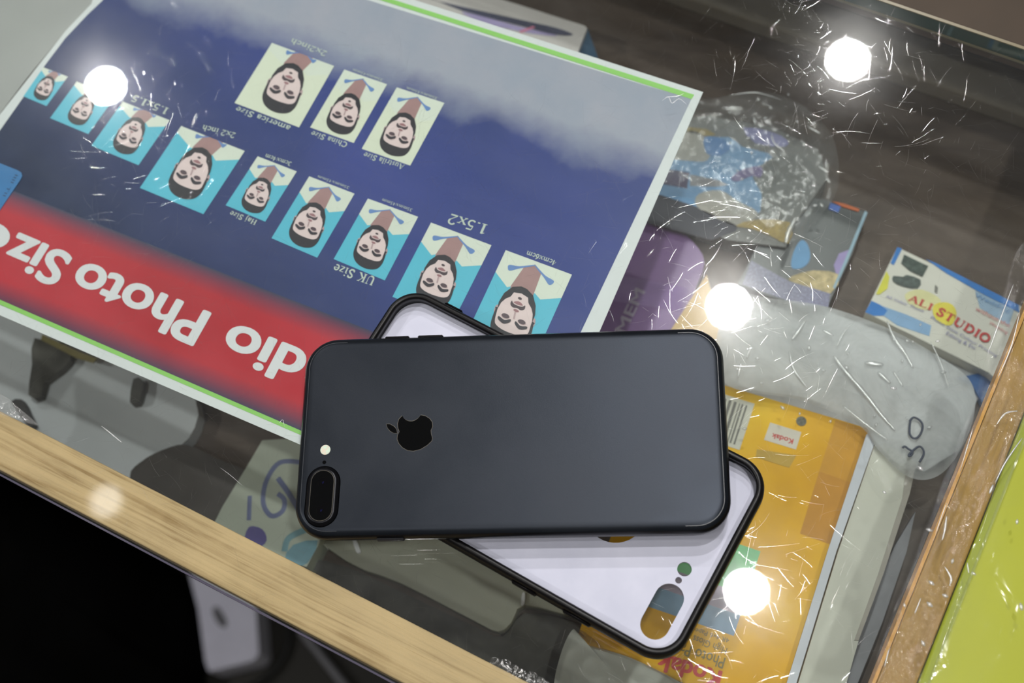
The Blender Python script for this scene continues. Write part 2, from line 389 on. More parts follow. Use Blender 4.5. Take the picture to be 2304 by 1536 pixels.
WHITE_METAL = flat((235, 235, 232), .4, .5, .01, 3, 'white_enamel')
def downlight(px, py, r, st, label):
    g = at(px, py, 0); d = ray(px, py); d.z = -d.z
    p = g + d * (CEIL_H / d.z)
    rt = root('ceiling_downlight', p, label, 'lamp', 'round downlights in the ceiling')
    bm = bmesh.new(); n = 40; pr = [(r, 0), (r + .004, -.004), (r + .012, -.004), (r + .016, .0), (r + .016, .02), (r, .02)]
    rg = [[bm.verts.new(p + Vector((a * math.cos(2 * math.pi * k / n), a * math.sin(2 * math.pi * k / n), z))) for k in range(n)] for a, z in pr]
    for i in range(len(pr)):
        for k in range(n): bm.faces.new([rg[i][k], rg[i][(k + 1) % n], rg[(i + 1) % len(pr)][(k + 1) % n], rg[(i + 1) % len(pr)][k]])
    bmesh.ops.recalc_face_normals(bm, faces=bm.faces[:])
    link_obj('trim_ring', mesh_of(bm), WHITE_METAL, rt, True)
    bm = bmesh.new(); vs = [bm.verts.new(p + Vector((r * math.cos(2 * math.pi * k / n), r * math.sin(2 * math.pi * k / n), .001))) for k in range(n)]
    bm.faces.new(vs[::-1])
    link_obj('diffuser', mesh_of(bm), m_emit('lamp_diffuser', (1, .98, .95, 1), st), rt)
    return p
downlight(1640, 685, .034, LAMP, 'round white downlight mirrored in the glass beside the phone corner')
downlight(1680, 1328, .031, LAMP, 'round white downlight mirrored in the glass beside the open case')
downlight(235, 188, .033, LAMP * .9, 'round white downlight mirrored over the small printed portraits')
downlight(1908, 130, .034, LAMP * .8, 'round white downlight mirrored near the far glass edge')
downlight(235, 1125, .03, LAMP * .006, 'dim downlight mirrored over the wooden front rail')

downlight(-700, 1900, .033, LAMP * 1.25, 'added unseen fill downlight over the aisle to the left of the counter')  # unseen lamp, added to brighten the left part of the shelf
downlight(900, 2350, .033, LAMP * .3, 'added unseen fill downlight straight above the customer side')  # added out of view as fill from the customer side
downlight(2150, 2350, .033, LAMP * .8, 'added unseen fill downlight above the yellow cabinet')  # another unseen lamp, added to lift the light on the counter

# ------------------------------------------------------------------ the display counter
E1 = Vector((math.cos(math.radians(-42)), math.sin(math.radians(-42)), 0)); E2 = Vector((-E1.y, E1.x, 0))
O = Vector((0, 0, 0))
SH = -.100                       # shelf surface below the glass top
A0, A1, B0, B1 = -.85, .060, .0095, .3440
ctr = O + E1 * -.3 + E2 * .25
counter = root('display_counter', Vector((ctr.x, ctr.y, 0)), 'glass topped shop display counter with pale wooden rails under the phone', 'counter')
def cpart(name, a0, a1, b0, b1, z0, z1, mat, bev=0, parent=None):
    bm = bmesh.new(); frame_box(bm, O, E1, E2, a0, a1, b0, b1, TOP + z0, TOP + z1, bev=bev)
    return link_obj(name, mesh_of(bm), mat, parent or counter)
# glass pane: scuffed upper face, plain lower face
bm = bmesh.new(); frame_box(bm, O, E1, E2, A0, A1, B0 - .0012, B1, TOP - .008, TOP)
for f in bm.faces: f.material_index = 0 if f.normal.z > .5 else 1
glass = link_obj('glass_top', mesh_of(bm), [GLASS_T, GLASS_B], counter)
tag(glass, 'clear scratched glass top')
# drop the inner end faces so the edges read as strips of their own
EDGE = N('glass_edge_grey'); EDGE.bsdf(lin((88, 84, 100)), .15, spec=.8)
GEDGE = N('glass_edge_green'); GEDGE.bsdf(lin((24, 66, 58)), .6, spec=.1)
fe = cpart('glass_edge', A0, A1, B0 - .0020, B0 - .0013, -.008, -.0003, EDGE.m); tag(fe, 'thin grey front edge of the glass')
ge = cpart('glass_edge', A0, .0570, B1 + .0002, B1 + .0012, -.0080, -.0003, GEDGE.m); tag(ge, 'dark green far edge of the glass')
EL = N('glass_edge_line'); EL.bsdf(lin((128, 118, 92)), .3)
cpart('glass_edge', A0, .0570, B1 - .0001, B1 + .0012, -.0002, .0003, EL.m)
cpart('glass_edge', A0, .0570, B1 - .0004, B1 + .0012, -.0090, -.0081, EL.m)
bm = bmesh.new(); frame_box(bm, O, E1, E2, A0, .0570, B1 + .0020, B1 + .30, TOP - .008, TOP)
gp = link_obj('rear_glass_pane', mesh_of(bm), GLASS_B, counter)
fr = cpart('front_rail', A0, .0430, B0, B0 + .0205, -.035, -.0083, WOOD, .0006); tag(fr, 'pale pine front rail')
sr = cpart('side_rail', .0446, .0570, B0, .60, -.024, -.0083, WOODS, .0006); tag(sr, 'amber side rail under clear tape')
ORG = flat((222, 160, 62), .5, .4, .1, 200, 'orange_edge')
cpart('side_rail_edge', .0432, .0444, B0 + .021, .60, -.022, -.0083, ORG)
BROWN = N('brown_board')
v = BROWN.obj(math.radians(30), (8, 22, 8))
BROWN.bsdf(BROWN.ramp(BROWN.noise(1.6, 6, .65, v, .5), [(.25, lin((62, 50, 44))), (.5, lin((92, 78, 69))), (.78, lin((122, 108, 97)))]), .5, spec=.4)
cpart('shelf', A0, .0500, B0 + .0185, .66, SH - .012, SH, BROWN.m)
DRK = flat((70, 64, 60), .6, .3, .15, 40, 'dark_cabinet_wood')
cpart('side_panel', .0505, .0570, .045, .60, -.95, -.0352, DRK)
cpart('side_panel', A0 + .002, A0 + .018, .045, .60, -.95, -.0352, DRK)
cpart('front_panel', A0 + .02, .0500, .050, .062, -.95, -.1130, DRK)
LEDGE = flat((160, 150, 138), .6, .3, .1, 14, 'grey_ledge')
cpart('rear_ledge', A0, .0500, .374, .398, SH, SH + .012, LEDGE, .002)
cpart('rear_cover_board', A0, .0570, B1 + .0020, B1 + .29, -.016, -.0092, flat((88, 66, 54), .5, .4, .15, 20, 'reddish_brown_board'))
cpart('rear_strip', A0, .0570, .452, .455, -.0002, .0012, flat((170, 130, 90), .4, .5, .1, 40), 0)

# hairline scratches scattered over the glass in all directions
SCR = N('scratch_groove')
tr = SCR.n('ShaderNodeBsdfTransparent'); gl = SCR.n('ShaderNodeBsdfGlossy'); gl.inputs['Roughness'].default_value = .09
df = SCR.n('ShaderNodeBsdfDiffuse'); df.inputs[0].default_value = (.9, .9, .9, 1)
m1 = SCR.n('ShaderNodeMixShader'); m1.inputs[0].default_value = .34; SCR.link(tr.outputs[0], m1.inputs[1]); SCR.link(gl.outputs[0], m1.inputs[2])
m2 = SCR.n('ShaderNodeMixShader'); m2.inputs[0].default_value = .02; SCR.link(m1.outputs[0], m2.inputs[1]); SCR.link(df.outputs[0], m2.inputs[2])
SCR.link(m2.outputs[0], SCR.out.inputs[0])
random.seed(4); bm = bmesh.new()
def scratch(p, ang, L, wd, bend=0.0):
    n = 4; L_, R_2, M_ = [], [], []
    for i in range(n + 1):
        t = i / n - .5; a = ang + bend * t
        c = p + Vector((math.cos(a), math.sin(a), 0)) * L * t; s = Vector((-math.sin(a), math.cos(a), 0)) * wd / 2
        L_.append(bm.verts.new(c + s)); R_2.append(bm.verts.new(c - s)); M_.append(bm.verts.new(c + Vector((0, 0, wd * .032))))
    for i in range(n):
        bm.faces.new([L_[i], M_[i], M_[i + 1], L_[i + 1]]); bm.faces.new([M_[i], R_2[i], R_2[i + 1], M_[i + 1]])
for i in range(4200):
    a, b = random.uniform(-.34, .038), random.uniform(.012, .34)
    p = O + E1 * a + E2 * b; p.z = TOP + .00002
    scratch(p, random.uniform(0, math.pi), random.choice([.002, .004, .006, .01]) * random.uniform(.6, 1.5), random.uniform(.00003, .00007), random.uniform(-.25, .25))
for i in range(5):
    a, b = random.uniform(-.34, .038), random.uniform(.012, .34)
    p = O + E1 * a + E2 * b; p.z = TOP + .00002
    scratch(p, random.uniform(0, math.pi), random.uniform(.008, .014), .00008, random.uniform(-.3, .3))
add_glint_ridges(glass, .0002, [([(228, 958), (250, 975), (274, 995)], .0003), ([(496, 1052), (520, 1070), (545, 1092)], .00012), ([(1490, 226), (1504, 218), (1512, 232), (1528, 222), (1544, 234)], .0002), ([(1496, 218), (1524, 216), (1540, 210)], .00015), ([(628, 952), (636, 944), (640, 960)], .00012)])  # scratch marks on the glass, drawn as the same white ridges
sc = link_obj('surface_scratches', mesh_of(bm), SCR.m, glass, True); sc['kind'] = 'stuff'

# ------------------------------------------------------------------ the poster under the glass
PZ = -.0086; DZ = .00008
POS = at(1582, 207, PZ)
pd = (at(934, 0, PZ) - POS).normalized(); pdn = Vector((-pd.y, pd.x, 0))     # pd along the top edge to the left, pdn toward the viewer
if (at(1340, 747, PZ) - POS).dot(pdn) < 0: pdn = -pdn
def PV(px, py): q = at(px, py, PZ) - POS; return q.dot(pd), q.dot(pdn)
WHITE = flat((226, 230, 232), .45, .4, .015, 60, 'poster_white')
GREEN = flat((150, 214, 108), .45, .4, .02, 60, 'poster_green')
poster = psheet('printed_poster', [(1582, 207), (934, 0), (640, -94), (236, -94), (206, 8), (147, 70), (92, 140), (0, 257), (-150, 425), (-150, 645), (0, 709), (678, 1001), (980, 1130), (1150, 1205)], PZ, .00025, WHITE)
# real right/lower corner hidden below the phone: rebuild with a straight lower edge
tag(poster, 'glossy dark blue photo size poster with red banner lying under the glass', 'poster')
# printed blue field with its own cloudy grey zone
s = N('poster_blue_print')
tc = s.n('ShaderNodeUVMap'); sep = s.n('ShaderNodeSeparateXYZ'); s.link(tc.outputs[0], sep.inputs[0])
u, v = sep.outputs[0], sep.outputs[1]
nn = s.noise(30, 6, .6, tc.outputs[0]); n2 = s.noise(9, 4, .5, tc.outputs[0])
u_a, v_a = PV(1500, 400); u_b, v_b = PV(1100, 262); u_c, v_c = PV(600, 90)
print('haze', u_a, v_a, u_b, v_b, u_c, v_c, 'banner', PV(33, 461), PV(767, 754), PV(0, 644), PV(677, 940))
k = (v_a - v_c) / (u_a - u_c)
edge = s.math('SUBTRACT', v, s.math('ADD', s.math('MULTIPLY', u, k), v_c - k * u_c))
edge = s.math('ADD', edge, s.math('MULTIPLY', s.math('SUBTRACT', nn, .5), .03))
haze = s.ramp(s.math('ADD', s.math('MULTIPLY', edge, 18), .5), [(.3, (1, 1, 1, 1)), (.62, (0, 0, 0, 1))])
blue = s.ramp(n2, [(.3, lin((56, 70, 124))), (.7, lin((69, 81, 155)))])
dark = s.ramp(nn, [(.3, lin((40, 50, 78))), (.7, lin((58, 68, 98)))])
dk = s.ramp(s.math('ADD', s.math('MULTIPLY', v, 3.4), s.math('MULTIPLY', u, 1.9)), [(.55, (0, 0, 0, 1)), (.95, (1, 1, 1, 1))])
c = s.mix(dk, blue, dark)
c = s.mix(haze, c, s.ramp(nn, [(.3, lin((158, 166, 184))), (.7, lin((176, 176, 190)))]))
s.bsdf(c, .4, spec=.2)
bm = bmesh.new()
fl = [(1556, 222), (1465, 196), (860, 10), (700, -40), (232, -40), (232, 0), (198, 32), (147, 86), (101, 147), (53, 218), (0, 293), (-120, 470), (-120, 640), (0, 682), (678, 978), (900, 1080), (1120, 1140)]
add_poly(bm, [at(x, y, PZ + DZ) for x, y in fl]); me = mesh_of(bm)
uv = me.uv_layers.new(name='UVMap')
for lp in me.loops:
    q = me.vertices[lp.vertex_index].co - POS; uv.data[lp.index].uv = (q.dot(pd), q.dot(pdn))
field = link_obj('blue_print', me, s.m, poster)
# green border lines
gz = PZ + 2 * DZ
psheet('green_border_line', [(1562, 213), (850, -12), (846, -3), (1556, 223)], gz, 0, GREEN, poster)
psheet('green_border_line', [(-100, 634), (0, 674), (676, 968), (900, 1062), (896, 1072), (676, 978), (0, 685), (-100, 645)], gz, 0, GREEN, poster)
# red banner, its long edges printed soft
s = N('poster_red_banner'); tc = s.n('ShaderNodeUVMap'); sep = s.n('ShaderNodeSeparateXYZ'); s.link(tc.outputs[0], sep.inputs[0])
vb0 = (PV(33, 461)[1] + PV(767, 754)[1]) / 2; vb1 = (PV(0, 644)[1] + PV(677, 940)[1]) / 2
mm = .006
f = s.math('DIVIDE', s.math('SUBTRACT', sep.outputs[1], vb0 - mm), vb1 - vb0 + 2 * mm)
e = mm / (vb1 - vb0 + 2 * mm)
navy = lin((56, 64, 92)); rd = s.ramp(s.noise(14, 3, .5, tc.outputs[0]), [(.35, lin((178, 28, 42))), (.65, lin((200, 52, 66)))])
msk = s.ramp(f, [(0, (0, 0, 0, 1)), (e * 1.7, (1, 1, 1, 1)), (1 - e * 1.7, (1, 1, 1, 1)), (1, (0, 0, 0, 1))])
s.bsdf(s.mix(msk, navy, rd), .35, spec=.4)
us = [PV(-120, 500)[0], PV(1020, 900)[0]]
bm = bmesh.new(); zz = Vector((0, 0, DZ * 1.6))
add_poly(bm, [POS + pd * a + pdn * b + zz for a, b in ((us[0], vb0 - mm), (us[1], vb0 - mm), (us[1], vb1 + mm), (us[0], vb1 + mm))])
me = mesh_of(bm); uv = me.uv_layers.new(name='UVMap')
for lp in me.loops:
    q = me.vertices[lp.vertex_index].co - POS; uv.data[lp.index].uv = (q.dot(pd), q.dot(pdn))
banner = link_obj('red_banner', me, s.m, poster); tag(banner, 'red heading banner')
INK = flat((226, 228, 232), .45, .4, .01, 60, 'white_ink'); CAP = flat((205, 216, 205), .5, .3, .02, 60, 'caption_ink')
tz = PZ + 3.2 * DZ
H1 = (at(468, 700, tz) - at(430, 768, tz)).length * 1.12
def heading(sx, a, b, h=H1):
    place_text('heading_text', bold_mesh(sx, .03), at(*a, tz), at(*b, tz), h, INK, banner, CAPH)
heading('Stu', (938, 897), (712, 801)); heading('dio', (699, 796), (524, 726)); heading('Photo', (476, 706), (187, 587)); heading('Siz', (166, 577), (41, 524)); heading('e', (33, 521), (-38, 492))

# the passport portraits printed on the poster
PM = [flat((92, 196, 222), .4, .4, .02, 60), flat((226, 233, 220), .4, .4, .015, 60), flat((176, 138, 138), .4, .4, .05, 200),
      flat((236, 214, 214), .4, .4, .03, 200), flat((44, 42, 52), .4, .4, .1, 400), flat((82, 66, 74), .4, .4, .1, 400),
      flat((108, 146, 206), .4, .4, .05, 200), flat((228, 234, 214), .4, .4, .015, 60), flat((168, 120, 126), .4, .4, .05, 200), flat((196, 168, 172), .4, .4, .05, 200)]
def ell(cx, cy, rx, ry, a0=0, a1=360, n=22):
    k = n if a1 - a0 < 360 else n - 1
    return [(cx + rx * math.cos(math.radians(a0 + (a1 - a0) * i / (n - (0 if a1 - a0 < 360 else 0)))), cy + ry * math.sin(math.radians(a0 + (a1 - a0) * i / n))) for i in range(k + 1)]
def portrait(A, B, C, D, square, cyan, label=None):
    """A top-left, B top-right, C bottom-right, D bottom-left in the photo; the portrait hangs upside down"""
    q = [at(*p, PZ) for p in (B, A, D, C)]            # upright: bottom-left, bottom-right, top-right, top-left
    Wd = (q[1] - q[0]).length; Ht = (q[3] - q[0]).length
    bm = bmesh.new(); layer = [0]
    def put(pts, mat, step=1):
        layer[0] += step; z = Vector((0, 0, DZ * (2 + .35 * layer[0]))); out = []
        for x, t in pts:
            x = min(1, max(0, x)); t = min(1, max(0, t))
            p = q[0].lerp(q[1], x).lerp(q[3].lerp(q[2], x), t)
            if not out or (p + z - out[-1]).length > 2e-6: out.append(p + z)
        if len(out) > 2: add_poly(bm, out, 0, mat)
    put([(0, 0), (1, 0), (1, 1), (0, 1)], 0 if cyan else 7)
    if square: sh = [(0, 0), (1, 0), (1, .10), (.70, .235), (.6, .2), (.36, .22), (.28, .27), (0, .14)]; cx, cy, hh = .475, .55, .345; nb = -.03; cl = [(.42, -.01), (.55, -.01), (.72, .055), (.29, .04)]
    else: sh = [(0, 0), (1, 0), (1, .26), (.76, .37), (.62, .30), (.36, .33), (.26, .37), (0, .275)]; cx, cy, hh = .49, .635, .295; nb = .035; cl = [(.52, .05), (.54, .05), (.84, .165), (.22, .16)]
    put(sh, 1)
    hw = hh * Ht * .74 / Wd                            # half width of the head as a share of the width
    tilt = -.13
    def fm(pts):
        return [(cx + (x * hw + y * tilt * hh * Ht / Wd), cy + y * hh) for x, y in pts]
    neck = fm([(-.52, -.55), (.56, -.55), (.60, -1.0)]); 
    put([(cl[0][0] + .01, nb)] + ([(.40, nb + .06)] if not square else [(.34, 0), (.32, .05)]) + fm([(-.56, -.95), (-.52, -.5), (.56, -.5), (.60, -1.0)]) + ([(.66, nb + .07)] if not square else [(.64, .06), (.62, 0)]), 2)
    # blue collar
    w1 = .022
    def bar(p, r, wd):
        dx, dy = r[0] - p[0], r[1] - p[1]; L = math.hypot(dx * Wd, dy * Ht); nx, ny = -dy * Ht / L * wd, dx * Wd / L * wd
        m_ = (p[0] * .4 + r[0] * .6, p[1] * .45 + r[1] * .55 + .012)
        put(smooth2([(p[0] + nx * .3, p[1] + ny * .3), (m_[0] + nx * .6, m_[1] + ny * .6), (r[0] + nx * 1.6, r[1] + ny * 1.6), (r[0] + dx * .1, r[1]), (r[0] - nx * 1.6, r[1] - ny * 1.6), (m_[0] - nx * .6, m_[1] - ny * .6), (p[0] - nx * .3, p[1] - ny * .3)]), 6)
    bar(cl[0], cl[3], w1); bar(cl[1], cl[2], w1)
    # ears, hair, face, beard
    put(fm(ell(-.93, -.02, .10, .17)), 9); put(fm(ell(.93, -.02, .10, .17)), 9)
    hair = [(-.97, .05), (-1.0, .35), (-.96, .62), (-.8, .86), (-.5, 1.0), (-.1, 1.07), (.35, 1.04), (.72, .9), (.95, .65), (1.0, .35), (.97, .0), (.85, -.1), (-.86, -.05)]
    put(fm(smooth2(hair)), 4)
    face = [(-.86, .1), (-.84, .42), (-.6, .56), (-.2, .6), (.25, .6), (.62, .54), (.82, .42), (.87, .1), (.86, -.2), (.74, -.55), (.45, -.86), (.1, -.97), (-.2, -.95), (-.5, -.82), (-.76, -.5), (-.86, -.2)]
    put(fm(smooth2(face)), 3)
    beard = [(-.88, .0), (-.8, -.3), (-.66, -.48), (-.45, -.62), (-.36, -.8), (0, -.86), (.36, -.8), (.45, -.62), (.66, -.48), (.8, -.3), (.89, .0), (.92, -.3), (.8, -.66), (.5, -.98), (.1, -1.1), (-.2, -1.08), (-.56, -.94), (-.82, -.62), (-.92, -.3)]
    put(fm(beard), 4)
    put(fm(smooth2([(-.36, -.36), (-.2, -.28), (0, -.31), (.2, -.28), (.36, -.36), (.34, -.5), (.22, -.42), (0, -.4), (-.22, -.42), (-.34, -.5)])), 5)
    put(fm(smooth2([(-.24, -.47), (0, -.43), (.24, -.47), (0, -.56)])), 8)
    put(fm(ell(0, -.67, .10, .045)), 5)
    put(fm(smooth2([(-.14, -.2), (0, -.16), (.14, -.2), (.08, -.25), (-.08, -.25)])), 8)
    put(fm([(-.05, .1), (.03, .1), (.06, -.15), (-.02, -.15)]), 9)
    for sd in (-1, 1):
        put(fm(smooth2([(sd * .64, .12), (sd * .42, .19), (sd * .2, .1), (sd * .42, .03)])), 9)
        put(fm(ell(sd * .41, .1, .19, .08)), 5)
        put(fm(smooth2([(sd * .12, .25), (sd * .4, .38), (sd * .72, .28), (sd * .70, .19), (sd * .4, .25), (sd * .14, .15)])), 4)
    o = link_obj('printed_portrait', mesh_of(bm), PM, poster)
    if label: o['label'] = label
    return o
def smooth2(pts, n=3):
    return [(p.x, p.y) for p in smooth_loop([(a, b, 0) for a, b in pts], n)]
portrait((98, 152), (153, 173), (105, 239), (53, 217), True, True)
portrait((173, 184), (259, 219), (199, 302), (113, 266), True, True)
portrait((277, 229), (382, 271), (312, 372), (206, 328), True, True)
portrait((408, 284), (551, 340), (458, 482), (315, 423), True, True)
portrait((580, 352), (668, 386), (597, 499), (508, 462), False, True)
portrait((696, 397), (798, 436), (714, 580), (611, 536), False, True)
portrait((828, 447), (941, 488), (866, 631), (751, 583), False, True)
portrait((970, 501), (1106, 552), (1022, 719), (883, 668), False, True)
portrait((1138, 563), (1287, 618), (1200, 812), (1048, 755), False, True)
portrait((612, 97), (752, 149), (673, 287), (528, 232), True, False)
portrait((775, 157), (871, 190), (796, 322), (698, 287), False, False)
portrait((893, 197), (1000, 232), (923, 373), (814, 335), False, False)
px2 = .000168
for sx, a, b, h, wt in [
    ('2x2inch', (737, 116), (658, 86), 15, 1), ('35mmx45mm', (862, 178), (795, 154), 7, .8), ('35mmx45mm', (985, 219), (916, 195), 7, .8),
    ('america Size', (655, 284), (534, 239), 15, 1), ('China Size', (783, 321), (703, 294), 14, 1), ('Austrila Size', (911, 371), (821, 342), 14, 1),
    ('1.5x1.5', (381, 244), (303, 213), 19, 1), ('2x2 inch', (531, 299), (458, 281), 15, 1), ('3cmx4cm', (657, 365), (599, 346), 11, 1),
    ('35mmx45mm', (787, 420), (716, 394), 7, .8), ('35mmx45mm', (929, 470), (861, 446), 8, .8), ('1.5x2', (1098, 506), (1015, 480), 26, 1),
    ('4cmx6cm', (1253, 587), (1187, 564), 13, 1), ('Haj Size', (579, 496), (520, 474), 13, 1), ('UK Size', (846, 624), (755, 593), 22, 1)]:
    serif(sx, a, b, tz, h * px2 * 1.05, CAP, poster, wt)
# plain pale sheet left of the poster and blue card on it
psheet('plain_sheet', [(-250, -160), (330, -160), (230, 0), (206, 8), (147, 70), (60, 176), (-200, 520)], PZ - .0006, .0003, flat((176, 177, 176), .5, .3, .05, 18, 'grey_paper'))
tag(bpy.data.objects['plain_sheet'], 'plain light grey sheet under the glass beyond the left end of the poster', 'sheet')
bc = psheet('plastic_card', [(-60, 345), (0, 367), (40, 383), (48, 388), (50, 396), (46, 404), (0, 472), (-60, 560)], PZ + .00045, .00022, flat((40, 122, 186), .3, .5, .06, 60, 'blue_card'))
tag(bc, 'blue plastic card at the left edge lying on the red banner end', 'card')
stext('IIII TII', (34, 392), (6, 440), PZ + .0005, .0016, flat((50, 74, 110), .4), bc, name='printed_text')

# ------------------------------------------------------------------ the phone
def rrect(hx, hy, r, n=10):
    out = []
    for cx, cy, a in ((hx - r, hy - r, 0), (-hx + r, hy - r, 90), (-hx + r, -hy + r, 180), (hx - r, -hy + r, 270)):
        out += [(cx + r * math.cos(math.radians(a + 90 * i / n)), cy + r * math.sin(math.radians(a + 90 * i / n))) for i in range(n + 1)]
    return out
CASE_H = .0088
PBASE = CASE_H + .0002
PT = .0073
pc = [at(*p, PBASE + PT / 2) for p in ((693.7, 766.5), (1622.4, 739.6), (1650, 1201), (661, 1217))]
PCEN = sum(pc, Vector()) / 4; PCEN.z = TOP + PBASE
pdir = ((pc[1] - pc[0]) + (pc[2] - pc[3])).normalized(); pang = math.atan2(pdir.y, pdir.x)
PM4 = Matrix.Translation(PCEN) @ Matrix.Rotation(pang, 4, 'Z')
phone = root('smartphone', PCEN, 'black dual camera smartphone lying face down on the open case', 'phone')
def loops(bm, specs, mats=None, cap0=True, cap1=True, M=None):
    prev = None; rings = []
    for pts in specs:
        rings.append([bm.verts.new((M or PM4) @ Vector(p)) for p in pts])
    for i, (a, b) in enumerate(zip(rings, rings[1:])):
        for k in range(len(a)):
            f = bm.faces.new([a[k], a[(k + 1) % len(a)], b[(k + 1) % len(a)], b[k]])
            if mats: f.material_index = mats[i]
    if cap0: bm.faces.new(rings[0][::-1])
    if cap1:
        f = bm.faces.new(rings[-1])
        if mats: f.material_index = mats[-1]
    bmesh.ops.recalc_face_normals(bm, faces=bm.faces[:])
s = N('matte_black_aluminium')
n1 = s.noise(16, 5, .6, s.obj(), .4); n2 = s.noise(2500, 2, .5, s.obj())
s.bsdf(s.ramp(n1, [(.3, lin((31, 36, 44))), (.7, lin((40, 44, 51)))]), s.ramp(n1, [(.3, (.34, .34, .34, 1)), (.7, (.44, .44, .44, 1))]), metal=.7, spec=.4, bump=n2, bstr=.15, bdist=.0001)
ALU = s.m
s = N('black_frame_metal'); s.bsdf(lin((20, 20, 25)), .3, metal=.5, spec=.5); FRM = s.m
s = N('gloss_black'); s.bsdf(lin((10, 11, 13)), .08, spec=.6); GLB = s.m
HX, HY, RC = .0791, .03895, .0125
def ring_at(ins, z, n=12): return [(x, y, z) for x, y in rrect(HX - ins, HY - ins, max(RC - ins, .001), n)]
R = .0034; prof = []
for i in range(0, 9):
    a = math.radians(-90 + 180 * i / 8); prof.append((R * (1 - math.cos(a)), PT / 2 + (PT / 2) * math.sin(a)))
bm = bmesh.new(); loops(bm, [ring_at(i, z) for i, z in prof[:7]], cap1=False); link_obj('frame', mesh_of(bm), FRM, phone, True)
bm = bmesh.new(); loops(bm, [ring_at(i, z) for i, z in (prof[6], prof[7], prof[8], (R + .0012, PT + .00002))], cap0=False)
me = mesh_of(bm); bk = link_obj('back_cover', me, ALU, phone, True); tag(bk, 'matte dark grey back')
md = bk.modifiers.new('n', 'WEIGHTED_NORMAL')
ZT = PBASE + PT
def on_phone(px, py, dz=.0): return at(px, py, ZT + dz)
# emblem
logo = [(915, 705), (926, 722), (940, 733), (960, 741), (982, 742), (1003, 735), (1022, 722), (1040, 700), (1070, 706), (1100, 724), (1117, 748), (1120, 778), (1108, 803), (1110, 828), (1118, 855), (1114, 874), (1085, 902), (1040, 930), (990, 943), (950, 938), (915, 918), (892, 890), (881, 862), (884, 836), (896, 812), (887, 788), (884, 760), (893, 728)]
leaf = [(808, 762), (832, 761), (860, 777), (877, 798), (882, 824), (858, 822), (833, 808), (815, 786)]
def zpx(l, ox=600, oy=700, k=3): return [(ox + a / k, oy + b / k) for a, b in l]
def grow(l, d):
    cx = sum(p[0] for p in l) / len(l); cy = sum(p[1] for p in l) / len(l)
    out = []
    for x, y in l: L = math.hypot(x - cx, y - cy); out.append((x + (x - cx) / L * d, y + (y - cy) / L * d))
    return out
RIM = flat((120, 112, 98), .35, .6, .1, 300, 'emblem_rim')
bm = bmesh.new()
for l in (logo, leaf):
    add_poly(bm, [on_phone(x, y, .00006) for x, y in grow(zpx(l), .7)], 0, 1)
    add_poly(bm, [on_phone(x, y, .0001) for x, y in zpx(l)], 0, 0)
em = link_obj('emblem', mesh_of(bm), [GLB, RIM], phone); tag(em, 'glossy black bitten apple emblem')
def disc(name, px, py, r, z0, z1, mat, parent, n=28, zb=None):
    c = at(px, py, z1 if zb is None else zb); bm = bmesh.new()
    loops(bm, [[(c.x + rr * math.cos(2 * math.pi * k / n), c.y + rr * math.sin(2 * math.pi * k / n), TOP + z) for k in range(n)] for rr, z in ((r, z0), (r, z1 - .00005), (r - .00008, z1))], M=Matrix.Identity(4))
    return link_obj(name, mesh_of(bm), mat, parent)
s = N('flash_lens'); s.bsdf(s.ramp(s.noise(1200, 2, .5, s.obj()), [(.35, lin((236, 214, 196))), (.65, lin((214, 236, 218)))]), .25, spec=.6)
disc('flash', 732, 1011.5, .0019, ZT - .0002, ZT + .0002, s.m, phone)
disc('microphone_hole', 729.5, 1039.5, .00072, ZT - .0002, ZT + .00008, GLB, phone)
ca, cb = at(726.5, 1084, ZT + .001), at(721.5, 1146, ZT + .001)
cd_ = (cb - ca).normalized(); cn = Vector((-cd_.y, cd_.x, 0))
def oval(r, z, n=14, a_=None, b_=None, d_=None, n_=None):
    a_, b_, d_, n_ = a_ or ca, b_ or cb, d_ or cd_, n_ or cn; out = []
    for i in range(n + 1):
        t = math.radians(-90 + 180 * i / n); p = b_ + d_ * r * math.cos(t) + n_ * r * math.sin(t); out.append((p.x, p.y, TOP + z))
    for i in range(n + 1):
        t = math.radians(90 + 180 * i / n); p = a_ + d_ * r * math.cos(t) + n_ * r * math.sin(t); out.append((p.x, p.y, TOP + z))
    return out
I4 = Matrix.Identity(4)
bm = bmesh.new(); loops(bm, [oval(.0064, ZT), oval(.0059, ZT + .00025), oval(.0054, ZT + .0009), oval(.0050, ZT + .0012), oval(.0045, ZT + .00125)], M=I4)
s = N('camera_bump_metal'); s.bsdf(lin((22, 23, 28)), .3, metal=.6); cbump = link_obj('camera_bump', mesh_of(bm), s.m, phone, True)
cbump.modifiers.new('n', 'WEIGHTED_NORMAL')
s = N('worn_steel_ring'); s.bsdf(lin((112, 108, 100)), .35, metal=.9)
bm = bmesh.new(); loops(bm, [oval(.00436, ZT + .0012), oval(.00436, ZT + .00138), oval(.00422, ZT + .00138)], M=I4); link_obj('lens_ring', mesh_of(bm), s.m, cbump)
bm = bmesh.new(); loops(bm, [oval(.00422, ZT + .0013), oval(.00422, ZT + .00145), oval(.00415, ZT + .00150)], M=I4); link_obj('lens_cover', mesh_of(bm), GLB, cbump)
s = N('lens_glints'); s.bsdf(lin((32, 34, 92)), .1, spec=.9)  # blue dots painted as the reflections in the two lenses
